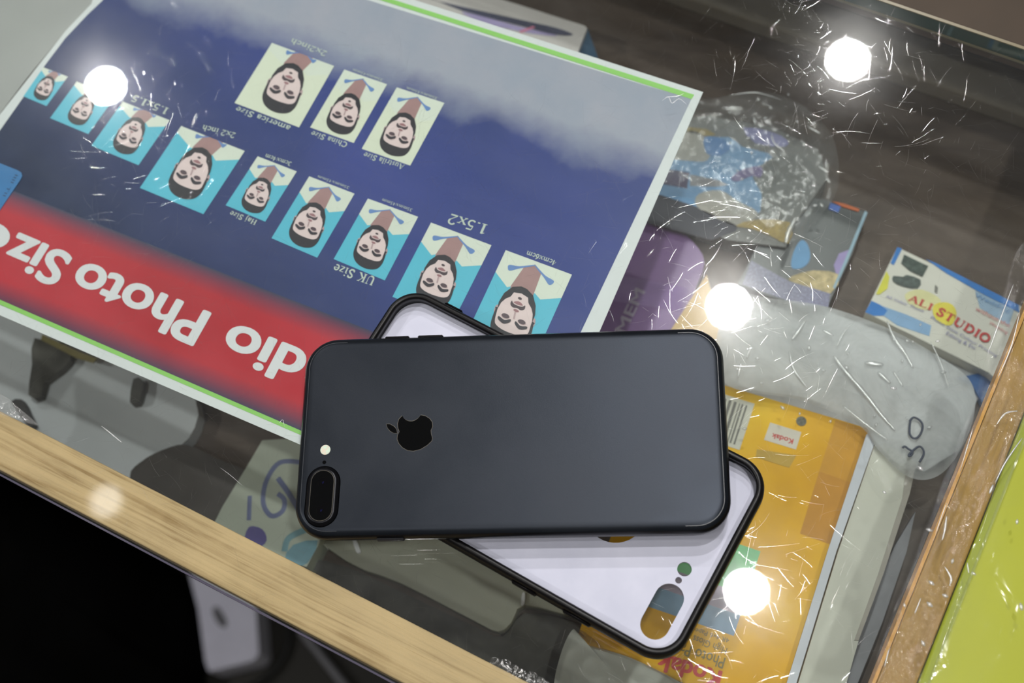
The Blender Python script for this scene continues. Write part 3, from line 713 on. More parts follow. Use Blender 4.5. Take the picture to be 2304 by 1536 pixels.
for p in ((726.5, 1085), (722.5, 1148)):
    disc('lens', p[0], p[1], .0019, ZT + .0014, ZT + .00153, flat((9, 9, 12), .1, .6, .0, 60), cbump)
    bm = bmesh.new()
    for dx, dy in ((-1.5, -1), (1.2, .6), (-.8, 2), (1.8, -1.8), (0, .5)):
        c = at(p[0] + dx, p[1] + dy, ZT + .00158)
        add_poly(bm, [c + Vector((.00011 * math.cos(a), .00011 * math.sin(a), 0)) for a in [k * math.pi / 3 for k in range(6)]])
    link_obj('lens_glints', mesh_of(bm), s.m, cbump)
# side buttons and antenna band
def pbox(name, x0, x1, y0, y1, z0, z1, mat, bev=.0003, par=None):
    bm = bmesh.new(); r = bmesh.ops.create_cube(bm, size=1)
    for vv in r['verts']: vv.co = Vector((x0 if vv.co.x < 0 else x1, y0 if vv.co.y < 0 else y1, z0 if vv.co.z < 0 else z1))
    bmesh.ops.bevel(bm, geom=bm.edges[:], offset=bev, segments=2, affect='EDGES'); bm.transform(PM4)
    return link_obj(name, mesh_of(bm), mat, par or phone)
for px0, px1 in ((868, 922), (941, 998)):
    a = PM4.inverted() @ at(px0, 757, PBASE + PT / 2); b = PM4.inverted() @ at(px1, 755, PBASE + PT / 2)
    pbox('volume_button', a.x, b.x, HY - .0002, HY + .0006, .0022, .0050, FRM)
a = PM4.inverted() @ at(848, 1216, PBASE + PT / 2); b = PM4.inverted() @ at(910, 1215, PBASE + PT / 2)
pbox('side_button', a.x, b.x, -HY - .0006, -HY + .0002, .0022, .0050, FRM)
# antenna band: a thin inlaid line round the corners of the back
s = N('antenna_band'); s.bsdf(lin((52, 56, 62)), .35); AB = s.m
for sx in (-1, 1):
    pts = []
    ins = .0024; zz = PT - .00035
    for i in range(0, 11):
        t = math.radians(90 * i / 10); pts.append((sx * (HX - RC + (RC - ins) * math.sin(t)), -(HY - RC) - (RC - ins) * math.cos(t), zz))
    pts = [(sx * (HX - RC - .004), -(HY - ins), zz)] + pts + [(sx * (HX - ins), 0, zz)] + [(x, -y, z) for x, y, z in reversed([(sx * (HX - RC - .004), -(HY - ins), zz)] + pts)]
    bm = bmesh.new(); tube(bm, [PM4 @ Vector(p) for p in pts], .00022, 6); link_obj('antenna_band', mesh_of(bm), AB, phone)
# display glass on the face-down side
bm = bmesh.new(); loops(bm, [[(x, y, z) for x, y in rrect(HX - .0006, HY - .0006, RC, 12)] for z in (-.00015, .0008)]); link_obj('screen', mesh_of(bm), GLB, phone)

# ------------------------------------------------------------------ the open case
cz = .0070
ctr_, cbr_ = at(1750.8, 1067, cz), at(1508.2, 1505.9, cz)
e1 = ((at(1663, 1022, cz) - at(1139, 751, cz)).normalized() + (at(1333, 1407, cz) - at(993, 1215, cz)).normalized()).normalized()
e2 = Vector((-e1.y, e1.x, 0))
CHX, CHY = .0806, .0403
mid = (ctr_ + cbr_) / 2
CC = mid - e1 * CHX; CC.z = TOP
CM = Matrix.Translation(CC) @ Matrix.Rotation(math.atan2(e1.y, e1.x), 4, 'Z')
case = root('phone_case', CC, 'black rimmed phone case with white inside lying open under the phone', 'phone case')
s = N('black_rubber'); s.bsdf(lin((13, 12, 14)), .36, spec=.3, bump=s.noise(1500, 2, .5, s.obj()), bstr=.1, bdist=.0001); RUB = s.m
cr = .0125
prof = [(.0008, .0002), (.0002, .0012), (0, .0030), (.0001, .0062), (.0006, .0080), (.0015, CASE_H), (.0026, CASE_H - .0002), (.0032, CASE_H - .001), (.0029, .0060), (.0022, .0035), (.0024, .0016), (.0030, .0008)]
bm = bmesh.new(); n = 12
rings = [[bm.verts.new(CM @ Vector((x, y, z))) for x, y in rrect(CHX - i, CHY - i, cr - i, n)] for i, z in prof]
for i in range(len(rings)):
    a, b = rings[i], rings[(i + 1) % len(rings)]
    for k in range(len(a)): bm.faces.new([a[k], a[(k + 1) % len(a)], b[(k + 1) % len(a)], b[k]])
bmesh.ops.recalc_face_normals(bm, faces=bm.faces[:])
rim = link_obj('bumper_rim', mesh_of(bm), RUB, case, True); tag(rim, 'black rubber rim')
# white inner panel with its holes
zp = .0020
def circ_px(px, py, r, n=24):
    c = at(px, py, zp); return [c + Vector((r * math.cos(2 * math.pi * k / n), r * math.sin(2 * math.pi * k / n), 0)) for k in range(n)]
oa, ob = at(1506, 1345, zp), at(1473.5, 1405, zp); od = (ob - oa).normalized(); on = Vector((-od.y, od.x, 0))
ov = [Vector(p) for p in oval(.0052, zp, 12, oa, ob, od, on)]
outer = [CM @ Vector((x, y, zp)) for x, y in rrect(CHX - .0024, CHY - .0024, cr - .0024, n)]
for p in outer: p.z = TOP + zp
holes = [ov, circ_px(1540, 1280, .0026), circ_px(1526.7, 1305, .0012, 16), circ_px(1385, 1153, .0112, 36)]
bm = bmesh.new(); es = []
for lp in [outer] + holes:
    vs = [bm.verts.new(p) for p in lp]
    for i in range(len(vs)): es.append(bm.edges.new((vs[i], vs[(i + 1) % len(vs)])))
bmesh.ops.triangle_fill(bm, use_beauty=True, use_dissolve=False, edges=es)
ex = bmesh.ops.extrude_face_region(bm, geom=bm.faces[:])
for vv in ex['geom']:
    if isinstance(vv, bmesh.types.BMVert): vv.co.z -= .0013
bmesh.ops.recalc_face_normals(bm, faces=bm.faces[:])
s = N('white_case_lining'); s.bsdf(s.ramp(s.noise(40, 4, .6, s.obj()), [(.3, lin((202, 204, 222))), (.7, lin((216, 217, 234)))]), .7, spec=.2)
pn = link_obj('inner_panel', mesh_of(bm), s.m, case); tag(pn, 'lavender white inside with camera cutout')
def case_btn(pa, pb):
    a = CM.inverted() @ at(*pa, .005); b = CM.inverted() @ at(*pb, .005); side = -1 if a.y < 0 else 1
    bm = bmesh.new(); r = bmesh.ops.create_cube(bm, size=1)
    y0, y1 = sorted((side * (CHY - .0003), side * (CHY + .0007)))
    for vv in r['verts']: vv.co = Vector((min(a.x, b.x) if vv.co.x < 0 else max(a.x, b.x), y0 if vv.co.y < 0 else y1, .0028 if vv.co.z < 0 else .0068))
    bmesh.ops.bevel(bm, geom=bm.edges[:], offset=.0004, segments=3, affect='EDGES'); bm.transform(CM)
    link_obj('button_cover', mesh_of(bm), RUB, case, True)
case_btn((1265, 1375), (1326, 1412)); case_btn((1150, 1310), (1205, 1340)); case_btn((1003, 683), (1042, 703))

# ------------------------------------------------------------------ things on the shelf below the glass
S = SH                           # resting plane
def item(name, px, h, th, mat, label, cat, sm=0, group=None, kind=None):
    """flat thing whose top is h above the shelf"""
    z = S + h
    pts = spx(px, z, sm) if sm else [at(x, y, z) for x, y in px]
    o = sheet(name, pts, th, mat); return tag(o, label, cat, group, kind)
def mark(name, px, h, rgb, parent, sm=0, **k):
    z = S + h
    pts = spx(px, z, sm) if sm else [at(x, y, z) for x, y in px]
    return sheet(name, pts, 0, flat(rgb, **k), parent)

# white flat box with a pen picture
o = item('flat_box', [(880, -75), (1134, 0), (1316, 58), (1321, 64), (1301, 116), (1230, 330), (790, 200)], .022, .0215, flat((206, 200, 198), .4, .4, .03, 40), 'white flat box printed with a pen, behind the far edge of the poster', 'box')
mark('printed_pen', [(960, -10), (985, 2), (1170, 44), (1250, 62), (1290, 78), (1250, 78), (1170, 58), (1040, 24)], .0223, (70, 72, 96), o, 3)
mark('printed_shadow', [(1040, 26), (1170, 60), (1255, 80), (1200, 76), (1090, 52)], .0222, (168, 156, 200), o, 3)
mark('printed_stripe', [(1168, 70), (1200, 58), (1204, 62), (1172, 74)], .0224, (214, 130, 160), o)
psheet('box_side', [(1322, 64), (1345, 128), (1303, 250), (1296, 130)], S + .0190, .0185, flat((60, 92, 120), .5), o)
# cartoon-like blue pouch in clear bag
po = item('printed_pouch', [(1480, 270), (1600, 262), (1735, 285), (1840, 335), (1862, 400), (1790, 500), (1768, 556), (1640, 540), (1480, 480), (1380, 450)], .014, .012, flat((134, 134, 132), .4, .3, .12, 40), 'pale blue printed pouch inside a clear bag beside the poster corner', 'pouch')
mark('printed_blue', [(1500, 300), (1560, 310), (1640, 308), (1670, 330), (1730, 345), (1735, 365), (1700, 375), (1712, 400), (1702, 415), (1716, 440), (1712, 470), (1700, 485), (1650, 512), (1560, 470), (1440, 440), (1460, 380)], .01405, (132, 176, 220), po, 2, var=.05)
mark('printed_cloud', [(1540, 298), (1575, 300), (1597, 330), (1592, 360), (1555, 362), (1500, 350)], .0142, (190, 186, 176), po, 3)
mark('printed_ochre', [(1545, 285), (1590, 290), (1610, 302), (1596, 308), (1545, 296)], .0142, (170, 150, 90), po)
mark('printed_sky', [(1585, 308), (1625, 312), (1645, 330), (1620, 350), (1590, 345)], .0143, (96, 150, 214), po, 3)
mark('printed_block', [(1490, 378), (1552, 388), (1546, 424), (1480, 412)], .0142, (88, 78, 108), po)
mark('printed_nib', [(1553, 392), (1615, 405), (1640, 416), (1610, 420), (1552, 418)], .0142, (158, 156, 160), po)
mark('printed_beak', [(1645, 402), (1668, 382), (1712, 374), (1712, 398), (1690, 396), (1660, 408)], .0143, (132, 118, 170), po, 3)
mark('printed_grey_shape', [(1712, 372), (1752, 350), (1810, 350), (1838, 400), (1800, 480), (1740, 500), (1712, 480), (1714, 430), (1694, 400)], .0142, (126, 128, 126), po, 3)
mark('printed_puff', [(1572, 436), (1620, 428), (1660, 452), (1706, 480), (1660, 508), (1600, 484), (1566, 462)], .0143, (196, 192, 184), po, 3)
mark('printed_dark_band', [(1480, 436), (1560, 462), (1660, 508), (1656, 520), (1600, 540), (1450, 500), (1460, 470)], .0143, (78, 78, 88), po)
mark('printed_crowd', [(1655, 508), (1700, 494), (1778, 500), (1774, 548), (1730, 528), (1690, 514)], .0144, (214, 186, 110), po, 2, var=.2, scale=260)
mark('printed_lilac', [(1672, 286), (1735, 296), (1770, 314), (1766, 330), (1700, 322)], .0143, (150, 150, 200), po, 2)
o = film('clear_plastic_bag', [(1530, 225), (1600, 222), (1700, 205), (1785, 225), (1850, 275), (1882, 335), (1885, 420), (1850, 480), (1790, 540), (1700, 530), (1560, 450), (1480, 430), (1500, 330)], S + .0165, .004, 70, FILM_CLEAR, seed=2, dome=.006)
add_glint_ridges(o, S + .027, [([(1640, 215), (1700, 208), (1760, 225)], .0003), ([(1818, 285), (1845, 300)], .0006), ([(1736, 300), (1742, 322), (1765, 340)], .0006), ([(1696, 262), (1700, 280)], .0008), ([(1790, 490), (1775, 520), (1768, 548)], .0014), ([(1840, 372), (1860, 386)], .0006)], 26, 8)
tag(o, 'crumpled clear plastic bag over the blue pouch near the poster corner', 'plastic bag')
# purple packet
pk = item('purple_packet', [(1400, 470), (1460, 486), (1520, 512), (1560, 545), (1585, 590), (1560, 660), (1530, 740), (1480, 900), (1180, 900), (1250, 760)], .010, .009, flat((136, 96, 160), .35, .4, .06, 40), 'purple printed packet between the poster edge and the phone top', 'packet', 3)
mark('printed_band', [(1398, 620), (1550, 648), (1530, 700), (1375, 676)], .0102, (150, 118, 178), pk)
place_text('printed_text', bold_mesh('MEM', .02), at(1405, 752, S + .0104), at(1452, 655, S + .0104), .0052, flat((190, 176, 204), .5), pk, CAPH)
# second card: dark grey, with blue balloon, crowd and glitter strip
ccard = item('printed_card', [(1790, 440), (1872, 452), (1950, 476), (1918, 570), (1870, 672), (1862, 692), (1800, 690), (1660, 640), (1700, 560)], .012, .010, flat((66, 71, 74), .3, .4, .14, 60), 'dark grey printed card with pale crowd and glittery purple strip', 'card')
mark('printed_balloon', [(1802, 540), (1816, 548), (1823, 572), (1818, 592), (1800, 604), (1780, 600), (1786, 565)], .0122, (120, 170, 216), ccard, 3)
mark('printed_lilac', [(1888, 570), (1915, 560), (1896, 610), (1884, 630), (1876, 596)], .0122, (170, 156, 206), ccard)
mark('printed_crowd', [(1780, 622), (1830, 608), (1890, 618), (1868, 660), (1820, 646), (1778, 632)], .0123, (226, 206, 160), ccard, 2, var=.25, scale=260)
s = N('glitter_print'); s.bsdf(s.ramp(s.noise(1400, 3, .7, s.obj()), [(.5, lin((70, 68, 112))), (.72, lin((150, 148, 190)))]), .3, spec=.5)
sheet('glitter_strip', [at(x, y, S + .0124) for x, y in [(1690, 586), (1775, 632), (1868, 660), (1864, 690), (1800, 686), (1670, 640)]], 0, s.m, ccard)
mark('card_edge', [(1946, 474), (1952, 478), (1906, 590), (1878, 650), (1874, 646), (1902, 582)], .0124, (160, 190, 208), ccard)
mark('printed_orange_edge', [(1870, 452), (1900, 458), (1934, 470), (1932, 476), (1898, 466)], .0126, (196, 104, 60), ccard)
mark('printed_blue_corner', [(1868, 456), (1892, 464), (1886, 478), (1864, 470)], .0126, (90, 120, 196), ccard)
# orange packet top behind the phone corner
item('orange_packet', [(1590, 618), (1604, 668), (1620, 760), (1600, 830), (1470, 800), (1512, 738)], .016, .0155, flat((226, 186, 120), .4, .4, .06, 40), 'pale orange packet corner showing above the top edge of the phone', 'packet')
# grey paper below the milky bag
item('grey_sheet', [(1640, 640), (1860, 700), (2130, 800), (2215, 850), (2160, 1010), (2080, 1060), (1960, 1010), (1640, 900), (1600, 760)], .004, .0035, flat((205, 207, 210), .6, .3, .04, 20), 'light grey paper under the crumpled bag to the right of the phone', 'paper')
# shop card
bcard = item('business_card', [(2019, 556), (2292, 686), (2330, 705), (2262, 870), (2225, 838), (1947, 702)], .012, .0115, flat((214, 212, 202), .4, .4, .04, 40), 'white and blue studio business card with red lettering by the side rail', 'card')
def z8(l): return [(1800 + a / 4.571, 500 + b / 4.571) for a, b in l]
bl = (58, 128, 206)
mark('blue_corner', z8([(1000, 255), (1050, 270), (965, 440), (930, 420)]), .0123, bl, bcard)
mark('blue_border', z8([(1290, 375), (1400, 420), (2250, 850), (2260, 930), (1850, 720), (1500, 520)]), .0123, bl, bcard)
mark('blue_corner', z8([(735, 805), (830, 850), (900, 905), (860, 960), (760, 960), (670, 925)]), .0123, bl, bcard)
mark('blue_swoosh', z8([(820, 850), (1100, 950), (1350, 1060), (1330, 1170), (1000, 1060), (860, 960)]), .0122, (140, 176, 214), bcard)
mark('blue_panel', z8([(1800, 700), (2200, 900), (2150, 1060), (1850, 880)]), .0122, (158, 184, 210), bcard)
mark('yellow_patch', z8([(890, 500), (920, 560), (900, 680), (820, 740), (780, 740)]), .0124, (224, 220, 80), bcard)
mark('yellow_patch', z8([(1380, 850), (1480, 820), (1570, 850), (1610, 930), (1590, 1010), (1540, 1060), (1430, 1030), (1370, 940)]), .0124, (232, 218, 84), bcard, 3)
mark('yellow_patch', z8([(1080, 740), (1250, 690), (1450, 800), (1350, 900), (1150, 860)]), .0123, (226, 222, 168), bcard, 3)
mark('camera_picture', z8([(1070, 330), (1320, 450), (1260, 560), (1130, 500), (1040, 420)]), .0125, (88, 102, 96), bcard, 0, var=.3, scale=400)
mark('camera_picture', z8([(960, 550), (1060, 560), (1100, 540), (1240, 590), (1210, 680), (1060, 660), (960, 610)]), .0125, (96, 108, 104), bcard, 2, var=.3, scale=400)
mark('figure_picture', z8([(1390, 640), (1420, 670), (1410, 730), (1385, 710)]), .0125, (130, 130, 124), bcard)
RED = flat((200, 60, 62), .5); VIO = flat((150, 146, 186), .5); PNK = flat((214, 130, 134), .5); LBL = flat((120, 160, 206), .5)
def ctext(sx, a, b, h, mat): stext(sx, z8([a])[0], z8([b])[0], S + .0127, h, mat, bcard)
serif('ALI', z8([(1110, 800)])[0], z8([(1345, 905)])[0], S + .0128, .0033, RED, bcard, 1.15, 'printed_name')
serif('STUDIO', z8([(1395, 940)])[0], z8([(1930, 1245)])[0], S + .0128, .0040, RED, bcard, 1.15, 'printed_name')
ctext('All Video  Photo', (880, 770), (1270, 925), .0015, VIO); ctext('Photo State Colour Printing', (1340, 985), (2020, 1385), .0015, VIO)
ctext('Editing & Etc', (1500, 1150), (1800, 1310), .0018, VIO)
ctext('Wedding', (1790, 760), (2160, 930), .002, LBL); ctext('without the', (1800, 900), (2150, 1080), .0021, PNK); ctext('Wedding', (1940, 1040), (2130, 1150), .0016, PNK)
item('blue_packet', [(2150, 850), (2225, 835), (2290, 870), (2240, 960), (2190, 870)], .006, .005, flat((50, 96, 156), .5), 'dark blue packet corner below the business card', 'packet')
# milky bag with marker writing
bag = film('milky_plastic_bag', [(1650, 668), (1740, 672), (1860, 690), (1990, 735), (2110, 800), (2185, 860), (2190, 940), (2150, 1030), (2100, 1075), (2040, 1070), (1975, 1010), (1930, 955), (1800, 900), (1640, 868), (1610, 780)], S + .0315, .0016, 26, FILM_MILK, seed=7, dome=.003)
add_glint_ridges(bag, S + .0360, [([(1876, 800), (1905, 838), (1950, 890), (1985, 935), (2015, 968)], .0011), ([(1996, 722), (2012, 760), (2035, 792), (2055, 828)], .0008), ([(1812, 720), (1798, 742), (1782, 764)], .0008), ([(1946, 816), (1988, 820)], .0012), ([(1975, 836), (2004, 862)], .0008), ([(1776, 790), (1786, 830), (1815, 870)], .0005), ([(1920, 725), (1898, 748), (1884, 778)], .0004), ([(2094, 768), (2118, 820), (2135, 872)], .0004), ([(2010, 835), (2032, 870)], .0005), ([(1896, 912), (1950, 955), (1998, 990)], .0005), ([(1850, 742), (1876, 755)], .0007), ([(1690, 780), (1680, 805)], .0005), ([(1660, 850), (1668, 815)], .0004)], 22)
tag(bag, 'crumpled milky plastic bag with handwritten 30 right of the phone', 'plastic bag')
bm = bmesh.new()
O_ = [(1532, 742), (1560, 716), (1600, 736), (1620, 770), (1612, 815), (1585, 852), (1556, 856), (1534, 830), (1532, 790), (1536, 742)]
M_ = [(1484, 922), (1500, 912), (1525, 930), (1552, 948), (1540, 975), (1525, 972), (1560, 935), (1598, 912), (1624, 935), (1626, 970), (1598, 1018)]
for l in (O_, M_):
    tube(bm, smooth_loop([at(a / 3 + 1536, b / 3 + 700, S + .0365) for a, b in l], 4, False), .00045, 6)
link_obj('marker_writing', mesh_of(bm), flat((58, 66, 88), .5), bag)
# yellow photo paper packet
KH = .024
YEL = N('yellow_packet'); YEL.bsdf(YEL.ramp(YEL.noise(16, 4, .55, YEL.obj()), [(.3, lin((214, 156, 4))), (.55, lin((234, 178, 6))), (.8, lin((242, 200, 30)))]), .42, spec=.15)
kp = item('photo_paper_packet', [(1500, 827), (1951, 963), (1868, 1230), (1755, 1622), (1297, 1440)], KH, .0235, YEL.m, 'yellow photo paper packet with red lettering under the open case', 'packet')
UPV = (.316 * 1, -1)
def kmark(name, px, rgb, dz=.0002, **k): return mark(name, px, KH + dz, rgb, kp, **k)
B0_, B1_ = (1651, 1430), (1440, 1358)
def band(y0, y1, rgb, nm):
    kmark(nm, [(B0_[0] + .316 * y0, B0_[1] - y0), (B1_[0] + .316 * y0, B1_[1] - y0), (B1_[0] + .316 * y1, B1_[1] - y1), (B0_[0] + .316 * y1, B0_[1] - y1)], rgb)
band(0, 46, (128, 160, 190), 'printed_sea'); band(46, 92, (162, 150, 172), 'printed_haze'); band(92, 190, (120, 205, 140), 'printed_grass')
kmark('printed_block', [(1955, 966), (1880, 944), (1843, 1060), (1915, 1085)], (214, 154, 32), .0001)
kmark('printed_block', [(1915, 1085), (1843, 1060), (1800, 1200), (1870, 1225)], (204, 142, 30), .0001)
lb = kmark('barcode_label', [(1570, 868), (1698, 908), (1664, 1012), (1540, 972)], (216, 214, 200), .0002)
bm = bmesh.new(); random.seed(2); x = 0.04
while x < .93:
    wd = random.choice([.02, .03, .05])
    def lp(u_, v_):
        a = Vector((1570 + 128 * u_, 868 + 40 * u_)); b = Vector((1540 + 124 * u_, 972 + 40 * u_)); q_ = a.lerp(b, v_); return at(q_.x, q_.y, S + KH + .0004)
    add_poly(bm, [lp(x, .08), lp(x + wd, .08), lp(x + wd, .92), lp(x, .92)]); x += wd + random.choice([.025, .04])
link_obj('barcode_bars', mesh_of(bm), flat((112, 110, 104), .5), lb)
kl = kmark('small_label', [(1733, 950), (1803, 972), (1791, 1011), (1719, 989)], (222, 214, 200), .0002)
KR = flat((212, 72, 66), .5); GRY = flat((140, 126, 74), .5); kz = S + KH + .0004
stext('Kodak', (1786, 988), (1738, 974), kz, .0024, KR, kl, .02)
hole = disc('hang_hole', 1803, 947, .0022, S + KH - .001, S + KH + .0003, flat((120, 118, 100), .5, .3, .3, 900), kp)
kmark('printed_small_text', [(1703, 1010), (1792, 1024), (1776, 1052), (1700, 1028)], (196, 160, 62), .0002)
stext('Kodak', (1626, 1511), (1484, 1468), kz, .0072, KR, kp, .035)
stext('Photo Paper', (1633, 1480), (1495, 1433), kz, .0048, GRY, kp, .008)
stext('High Gloss', (1637, 1458), (1562, 1428), kz, .0030, GRY, kp); stext('4R 4x6 Paper', (1642, 1436), (1559, 1410), kz, .0020, GRY, kp)
# its clear pouch edge and the pale bag beneath
o = film('pale_plastic_bag', [(1290, 1415), (1262, 1470), (1245, 1560), (1260, 1680), (1640, 1700), (1700, 1640), (1540, 1540), (1420, 1480), (1310, 1445)], S + .027, .002, 40, flat((190, 191, 184), .4, .4, .05, 20, 'grey_polythene'), seed=11, dome=.003)
tag(o, 'pale grey plastic bag below the yellow packet at the lower edge', 'plastic bag')
# long white carton right of the yellow packet
cb_ = root('long_carton', at(1900, 1300, S), 'long off white carton standing between yellow packet and side rail', 'box')
psheet('carton_top', [(1973, 986), (2062, 1040), (2045, 1110), (1988, 1290), (1932, 1440), (1875, 1640), (1757, 1640), (1796, 1536), (1886, 1240)], S + .028, .0275, flat((206, 206, 194), .5, .3, .03, 30), cb_)
psheet('carton_flap', [(1950, 976), (1972, 985), (1882, 1240), (1792, 1536), (1760, 1640), (1738, 1640), (1770, 1536), (1862, 1240)], S + .030, .0010, flat((198, 202, 212), .4, .4, .03, 30), cb_)
psheet('carton_fold', [(2040, 1045), (2062, 1042), (2047, 1110), (1988, 1290), (1932, 1440), (1922, 1440), (1976, 1290), (2030, 1120)], S + .0284, .0003, flat((172, 166, 156), .5), cb_)
o = film('clear_wrap', [(1955, 968), (2050, 1000), (2080, 1050), (2040, 1110), (1990, 1130), (1945, 1060)], S + .0305, .0012, 90, FILM_TAPE, seed=5, dome=.002)
tag(o, 'clear crinkled wrap over the far end of the off white carton', 'plastic wrap')
item('grey_strip', [(2012, 1230), (2060, 1150), (2040, 1240), (1985, 1400), (1930, 1536), (1880, 1640), (1850, 1640), (1925, 1440), (1985, 1290)], .012, .011, flat((150, 150, 156), .5, .3, .15, 50), 'narrow grey plastic strip between the white carton and side rail', 'strip')

# left part: grey sheets, dark disc, printed bag
item('grey_sheet', [(-80, 640), (60, 680), (320, 800), (440, 900), (425, 985), (370, 1015), (330, 1040), (285, 1090), (180, 1080), (-80, 960)], .010, .0095, flat((212, 215, 220), .6, .3, .07, 16), 'large light grey sheet below the green lower border of the poster', 'paper', 3)
item('dark_wedge', [(78, 760), (160, 792), (140, 830), (102, 858), (92, 892), (64, 888), (72, 820)], .016, .005, flat((96, 94, 88), .6, .3, .3, 80), 'dark scrap lying on the left grey sheet under the poster edge', 'scrap', 2)
item('dark_clip', [(300, 852), (322, 856), (314, 900), (304, 908), (292, 904)], .016, .005, flat((84, 82, 78), .6, .3, .2, 80), 'small dark clip on the grey sheet near the poster edge', 'clip', 2)
item('folded_corner', [(25, 902), (48, 898), (62, 925), (76, 955), (60, 955), (40, 925)], .016, .005, flat((66, 64, 66), .6), 'dark folded corner on the grey sheet beside the front rail', 'scrap', 2)
item('yellow_strip', [(95, 752), (180, 792), (218, 806), (208, 816), (170, 804), (92, 764)], .018, .001, flat((150, 138, 82), .6), 'thin yellowish strip along the poster lower border', 'strip')
item('dark_disc', [(292, 1075), (315, 1040), (365, 1012), (420, 1000), (485, 1030), (545, 1055), (560, 1090), (520, 1180), (450, 1230), (330, 1160)], .012, .0115, flat((92, 86, 84), .5, .4, .15, 40), 'dark round lid between the grey sheet and the printed bag', 'lid', 3)
pb = item('printed_bag', [(590, 990), (680, 985), (780, 1040), (790, 1130), (740, 1180), (690, 1275), (640, 1262), (475, 1190), (500, 1140), (555, 1050)], .016, .0155, flat((196, 202, 188), .5, .3, .06, 30), 'pale printed bag with blue scrollwork under the phone camera end', 'printed bag')
for i, (l, rr) in enumerate([([(680, 1040), (630, 1040), (600, 1080), (592, 1130), (610, 1160), (635, 1150), (640, 1125), (625, 1110)], .0011), ([(625, 1075), (650, 1110), (680, 1160)], .0012), ([(562, 1115), (560, 1170)], .001), ([(690, 1190), (650, 1210), (640, 1240)], .0014)]):
    bm = bmesh.new(); tube(bm, smooth_loop([at(a, b, S + .0162) for a, b in l], 5, False), rr, 6, flatz=.12)
    link_obj('blue_scroll', mesh_of(bm), flat((118, 126, 166) if i < 3 else (128, 170, 182), .5), pb)
mark('violet_blot', [(560, 1185), (590, 1190), (600, 1215), (580, 1232), (550, 1222)], .0163, (100, 92, 156), pb, 3)
mark('cyan_patch', [(660, 1225), (715, 1215), (700, 1255), (680, 1272), (640, 1262)], .0162, (128, 170, 186), pb, 2)
item('grey_envelope', [(640, 1150), (740, 1160), (1050, 1180), (1180, 1280), (1290, 1380), (1180, 1360), (1150, 1400), (1120, 1420), (1060, 1392), (900, 1310), (780, 1262)], .010, .0095, flat((186, 186, 172), .6, .3, .06, 25), 'grey olive envelope below the phone, its rounded corner toward the rail', 'envelope', 3)
item('dark_cloth', [(690, 1270), (780, 1275), (900, 1330), (1060, 1405), (1130, 1432), (1180, 1380), (1290, 1400), (1300, 1440), (1240, 1560), (1000, 1480)], .006, .005, flat((98, 96, 92), .8, .2, .3, 60), 'dark mottled cloth between the grey envelope and the front rail', 'cloth', 3)
for px, lb_ in (([(792, 1210), (798, 1208), (811, 1238), (808, 1244), (801, 1241)], 'tiny white sliver painted just below the phone bottom edge'), ([(1175, 1334), (1181, 1334), (1180, 1358), (1172, 1360)], 'tiny white sliver painted beside the lower rim of the open case')):
    item('white_glint', px, .012, .0015, flat((244, 244, 250), .3, .5, 0, 60), lb_, 'glint', 2)  # highlights on crinkles, painted as tiny white slabs
# side tape over the rail and yellow cabinet
tp = film('clear_tape', [(2290, 560), (2360, 620), (2330, 900), (2200, 1180), (2085, 1500), (2040, 1640), (1925, 1640), (1985, 1440), (2090, 1160), (2200, 860)], .0002, .0011, 110, FILM_TAPE, seed=21, rings=40, n=14)
add_glint_ridges(tp, .0012, [([(2280, 640), (2250, 720), (2225, 790)], .0003), ([(2295, 700), (2275, 780), (2245, 850)], .0003), ([(2242, 955), (2262, 930), (2290, 924)], .0004), ([(2300, 985), (2262, 1040), (2240, 1085)], .0004), ([(2235, 1090), (2226, 1110)], .0006), ([(2130, 1160), (2126, 1190), (2120, 1215)], .0005), ([(2126, 1275), (2140, 1300), (2136, 1318)], .0005), ([(2176, 1265), (2180, 1290)], .0003), ([(2072, 1345), (2058, 1380)], .0003), ([(2000, 1460), (1990, 1500)], .0003), ([(2190, 960), (2160, 1060)], .0002), ([(2130, 1130), (2105, 1200)], .0002)], 14, 5)
tag(tp, 'crinkled clear packing tape over the amber side rail', 'tape')
bm = bmesh.new(); frame_box(bm, O, E1, E2, .0574, .5, -.12, B1 + .0005, 0, TOP - .0088, bev=.001)
yc = link_obj('yellow_cabinet', mesh_of(bm), flat((176, 182, 34), .3, .35, .04, 5, 'yellow_laminate')); tag(yc, 'yellow laminated cabinet beside the taped side rail', 'cabinet')
o = film('clear_film_sheet', [(2300, 900), (2420, 1000), (2400, 1300), (2330, 1640), (2060, 1640), (2080, 1536), (2200, 1200)], -.0070, .0012, 25, m_film('thin_clear_film', .03, .03, .1, bscale=60), seed=31)
tag(o, 'thin clear film stretched over the yellow cabinet', 'film')
# bead of clear glue along the front rail
bm = bmesh.new()
for i in range(12):
    t = i / 11; x = 1112 + 110 * t; y = 1488 + 52 * t
    c = at(x, y + (4 if i % 2 else -2), 0); r_ = .0016 + .0005 * (i % 3)
    vs = [(c.x + r_ * 1.1 * math.cos(a), c.y + r_ * .8 * math.sin(a)) for a in [k * math.pi / 5 for k in range(10)]]
    top = bm.verts.new((c.x, c.y, TOP + .0003)); rg = [bm.verts.new((a, b, TOP + .0001)) for a, b in vs]
    for k_ in range(10): bm.faces.new([rg[k_], rg[(k_ + 1) % 10], top])
gb = link_obj('glue_bead', mesh_of(bm), m_film('clear_glue', .012, .04, .15), glass, True); gb['kind'] = 'stuff'
# film peeling at the far left of the rail
o = film('clear_film_scrap', [(-40, 870), (10, 890), (40, 915), (85, 955), (40, 945), (0, 930), (-40, 905)], .0003, .001, 90, FILM_CLEAR, seed=41, rings=14)
tag(o, 'peeling scrap of clear film at the left end of the front rail', 'film')

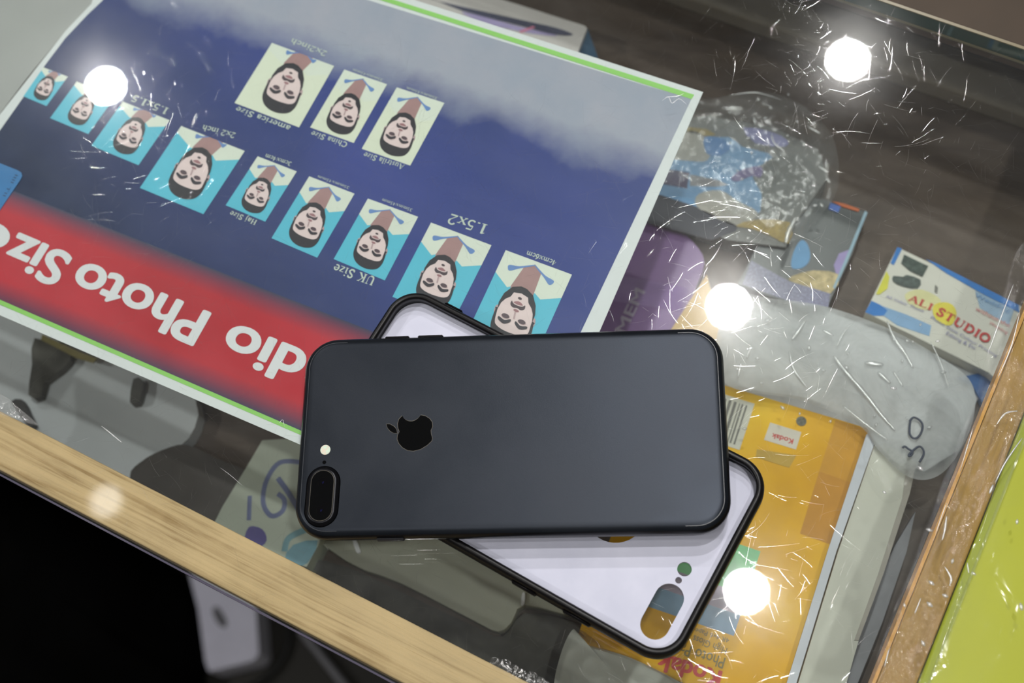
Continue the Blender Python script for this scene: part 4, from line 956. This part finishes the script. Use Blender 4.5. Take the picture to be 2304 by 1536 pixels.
# ------------------------------------------------------------------ below, in front of the counter
def front(p, lim=.034):
    p = Vector(p); d_ = p.dot(E2)
    return p - E2 * (d_ - lim) if d_ > lim else p
def fitem(name, px, z0, th, mat, label, cat, sm=3):
    z = z0 - TOP; return tag(sheet(name, [front(p) for p in (spx(px, z, sm) if sm else [at(x, y, z) for x, y in px])], th, mat), label, cat)
o = fitem('white_paper_bag', [(425, 1290), (500, 1300), (576, 1340), (582, 1470), (570, 1486), (470, 1510), (462, 1490), (446, 1370)], .05, .048, flat((226, 226, 244), .7, .2, .04, 30), 'blurred white paper bag on the dark floor below the front rail', 'bag', 0)
sheet('dark_mark', spx([(478, 1372), (490, 1365), (510, 1395), (506, 1412), (488, 1400)], .0505 - TOP, 3), 0, flat((110, 110, 116), .7), o)
bm = bmesh.new(); tube(bm, [front(at(676, 1418, .02 - TOP), .034), at(790, 1560, .02 - TOP), at(860, 1660, .02 - TOP)], .0042, 10)
tag(link_obj('metal_rod', mesh_of(bm), flat((120, 120, 126), .4, .5)), 'thin grey rod lying on the dark floor below the rail', 'rod')
bm = bmesh.new(); tube(bm, smooth_loop([front(at(a, b, .01 - TOP), .034) for a, b in [(620, 1340), (648, 1400), (640, 1470), (590, 1530), (500, 1570), (380, 1590)]], 6, False), .004, 8)
tag(link_obj('black_cable', mesh_of(bm), flat((16, 16, 16), .5)), 'black cable curving on the floor past the white paper bag', 'cable')
# black cloth bag
out = [front(at(a, b, .10 - TOP), .030) for a, b in [(-300, 900), (60, 1050), (320, 1230), (390, 1320), (405, 1400), (395, 1500), (350, 1600), (-300, 1750)]]
bm = bmesh.new(); L = smooth_loop(out, 6); c = sum(L, Vector()) / len(L); prev = None
for i in range(14):
    t = i / 13; k_ = math.cos(t * math.pi / 2) if i else 1; zz = .002 + .16 * math.sin(t * math.pi / 2)
    ring = []
    for p in L:
        q_ = c + (p - c) * max(k_, .02); q_.z = zz + .012 * noise.noise(Vector((q_.x * 9, q_.y * 9, 3)))
        if i == 0: q_.z = .001
        ring.append(bm.verts.new(q_))
    if prev:
        for k2 in range(len(ring)): bm.faces.new([prev[k2], prev[(k2 + 1) % len(ring)], ring[(k2 + 1) % len(ring)], ring[k2]])
    prev = ring
bm.faces.new(prev); bmesh.ops.recalc_face_normals(bm, faces=bm.faces[:])
tag(link_obj('cloth_bag', mesh_of(bm), flat((9, 9, 9), .95, .05, .2, 20), smooth=True), 'slumped black cloth bag on the floor at the lower left', 'bag')

for o in bpy.data.objects:
    if '_w' in o: del o['_w']
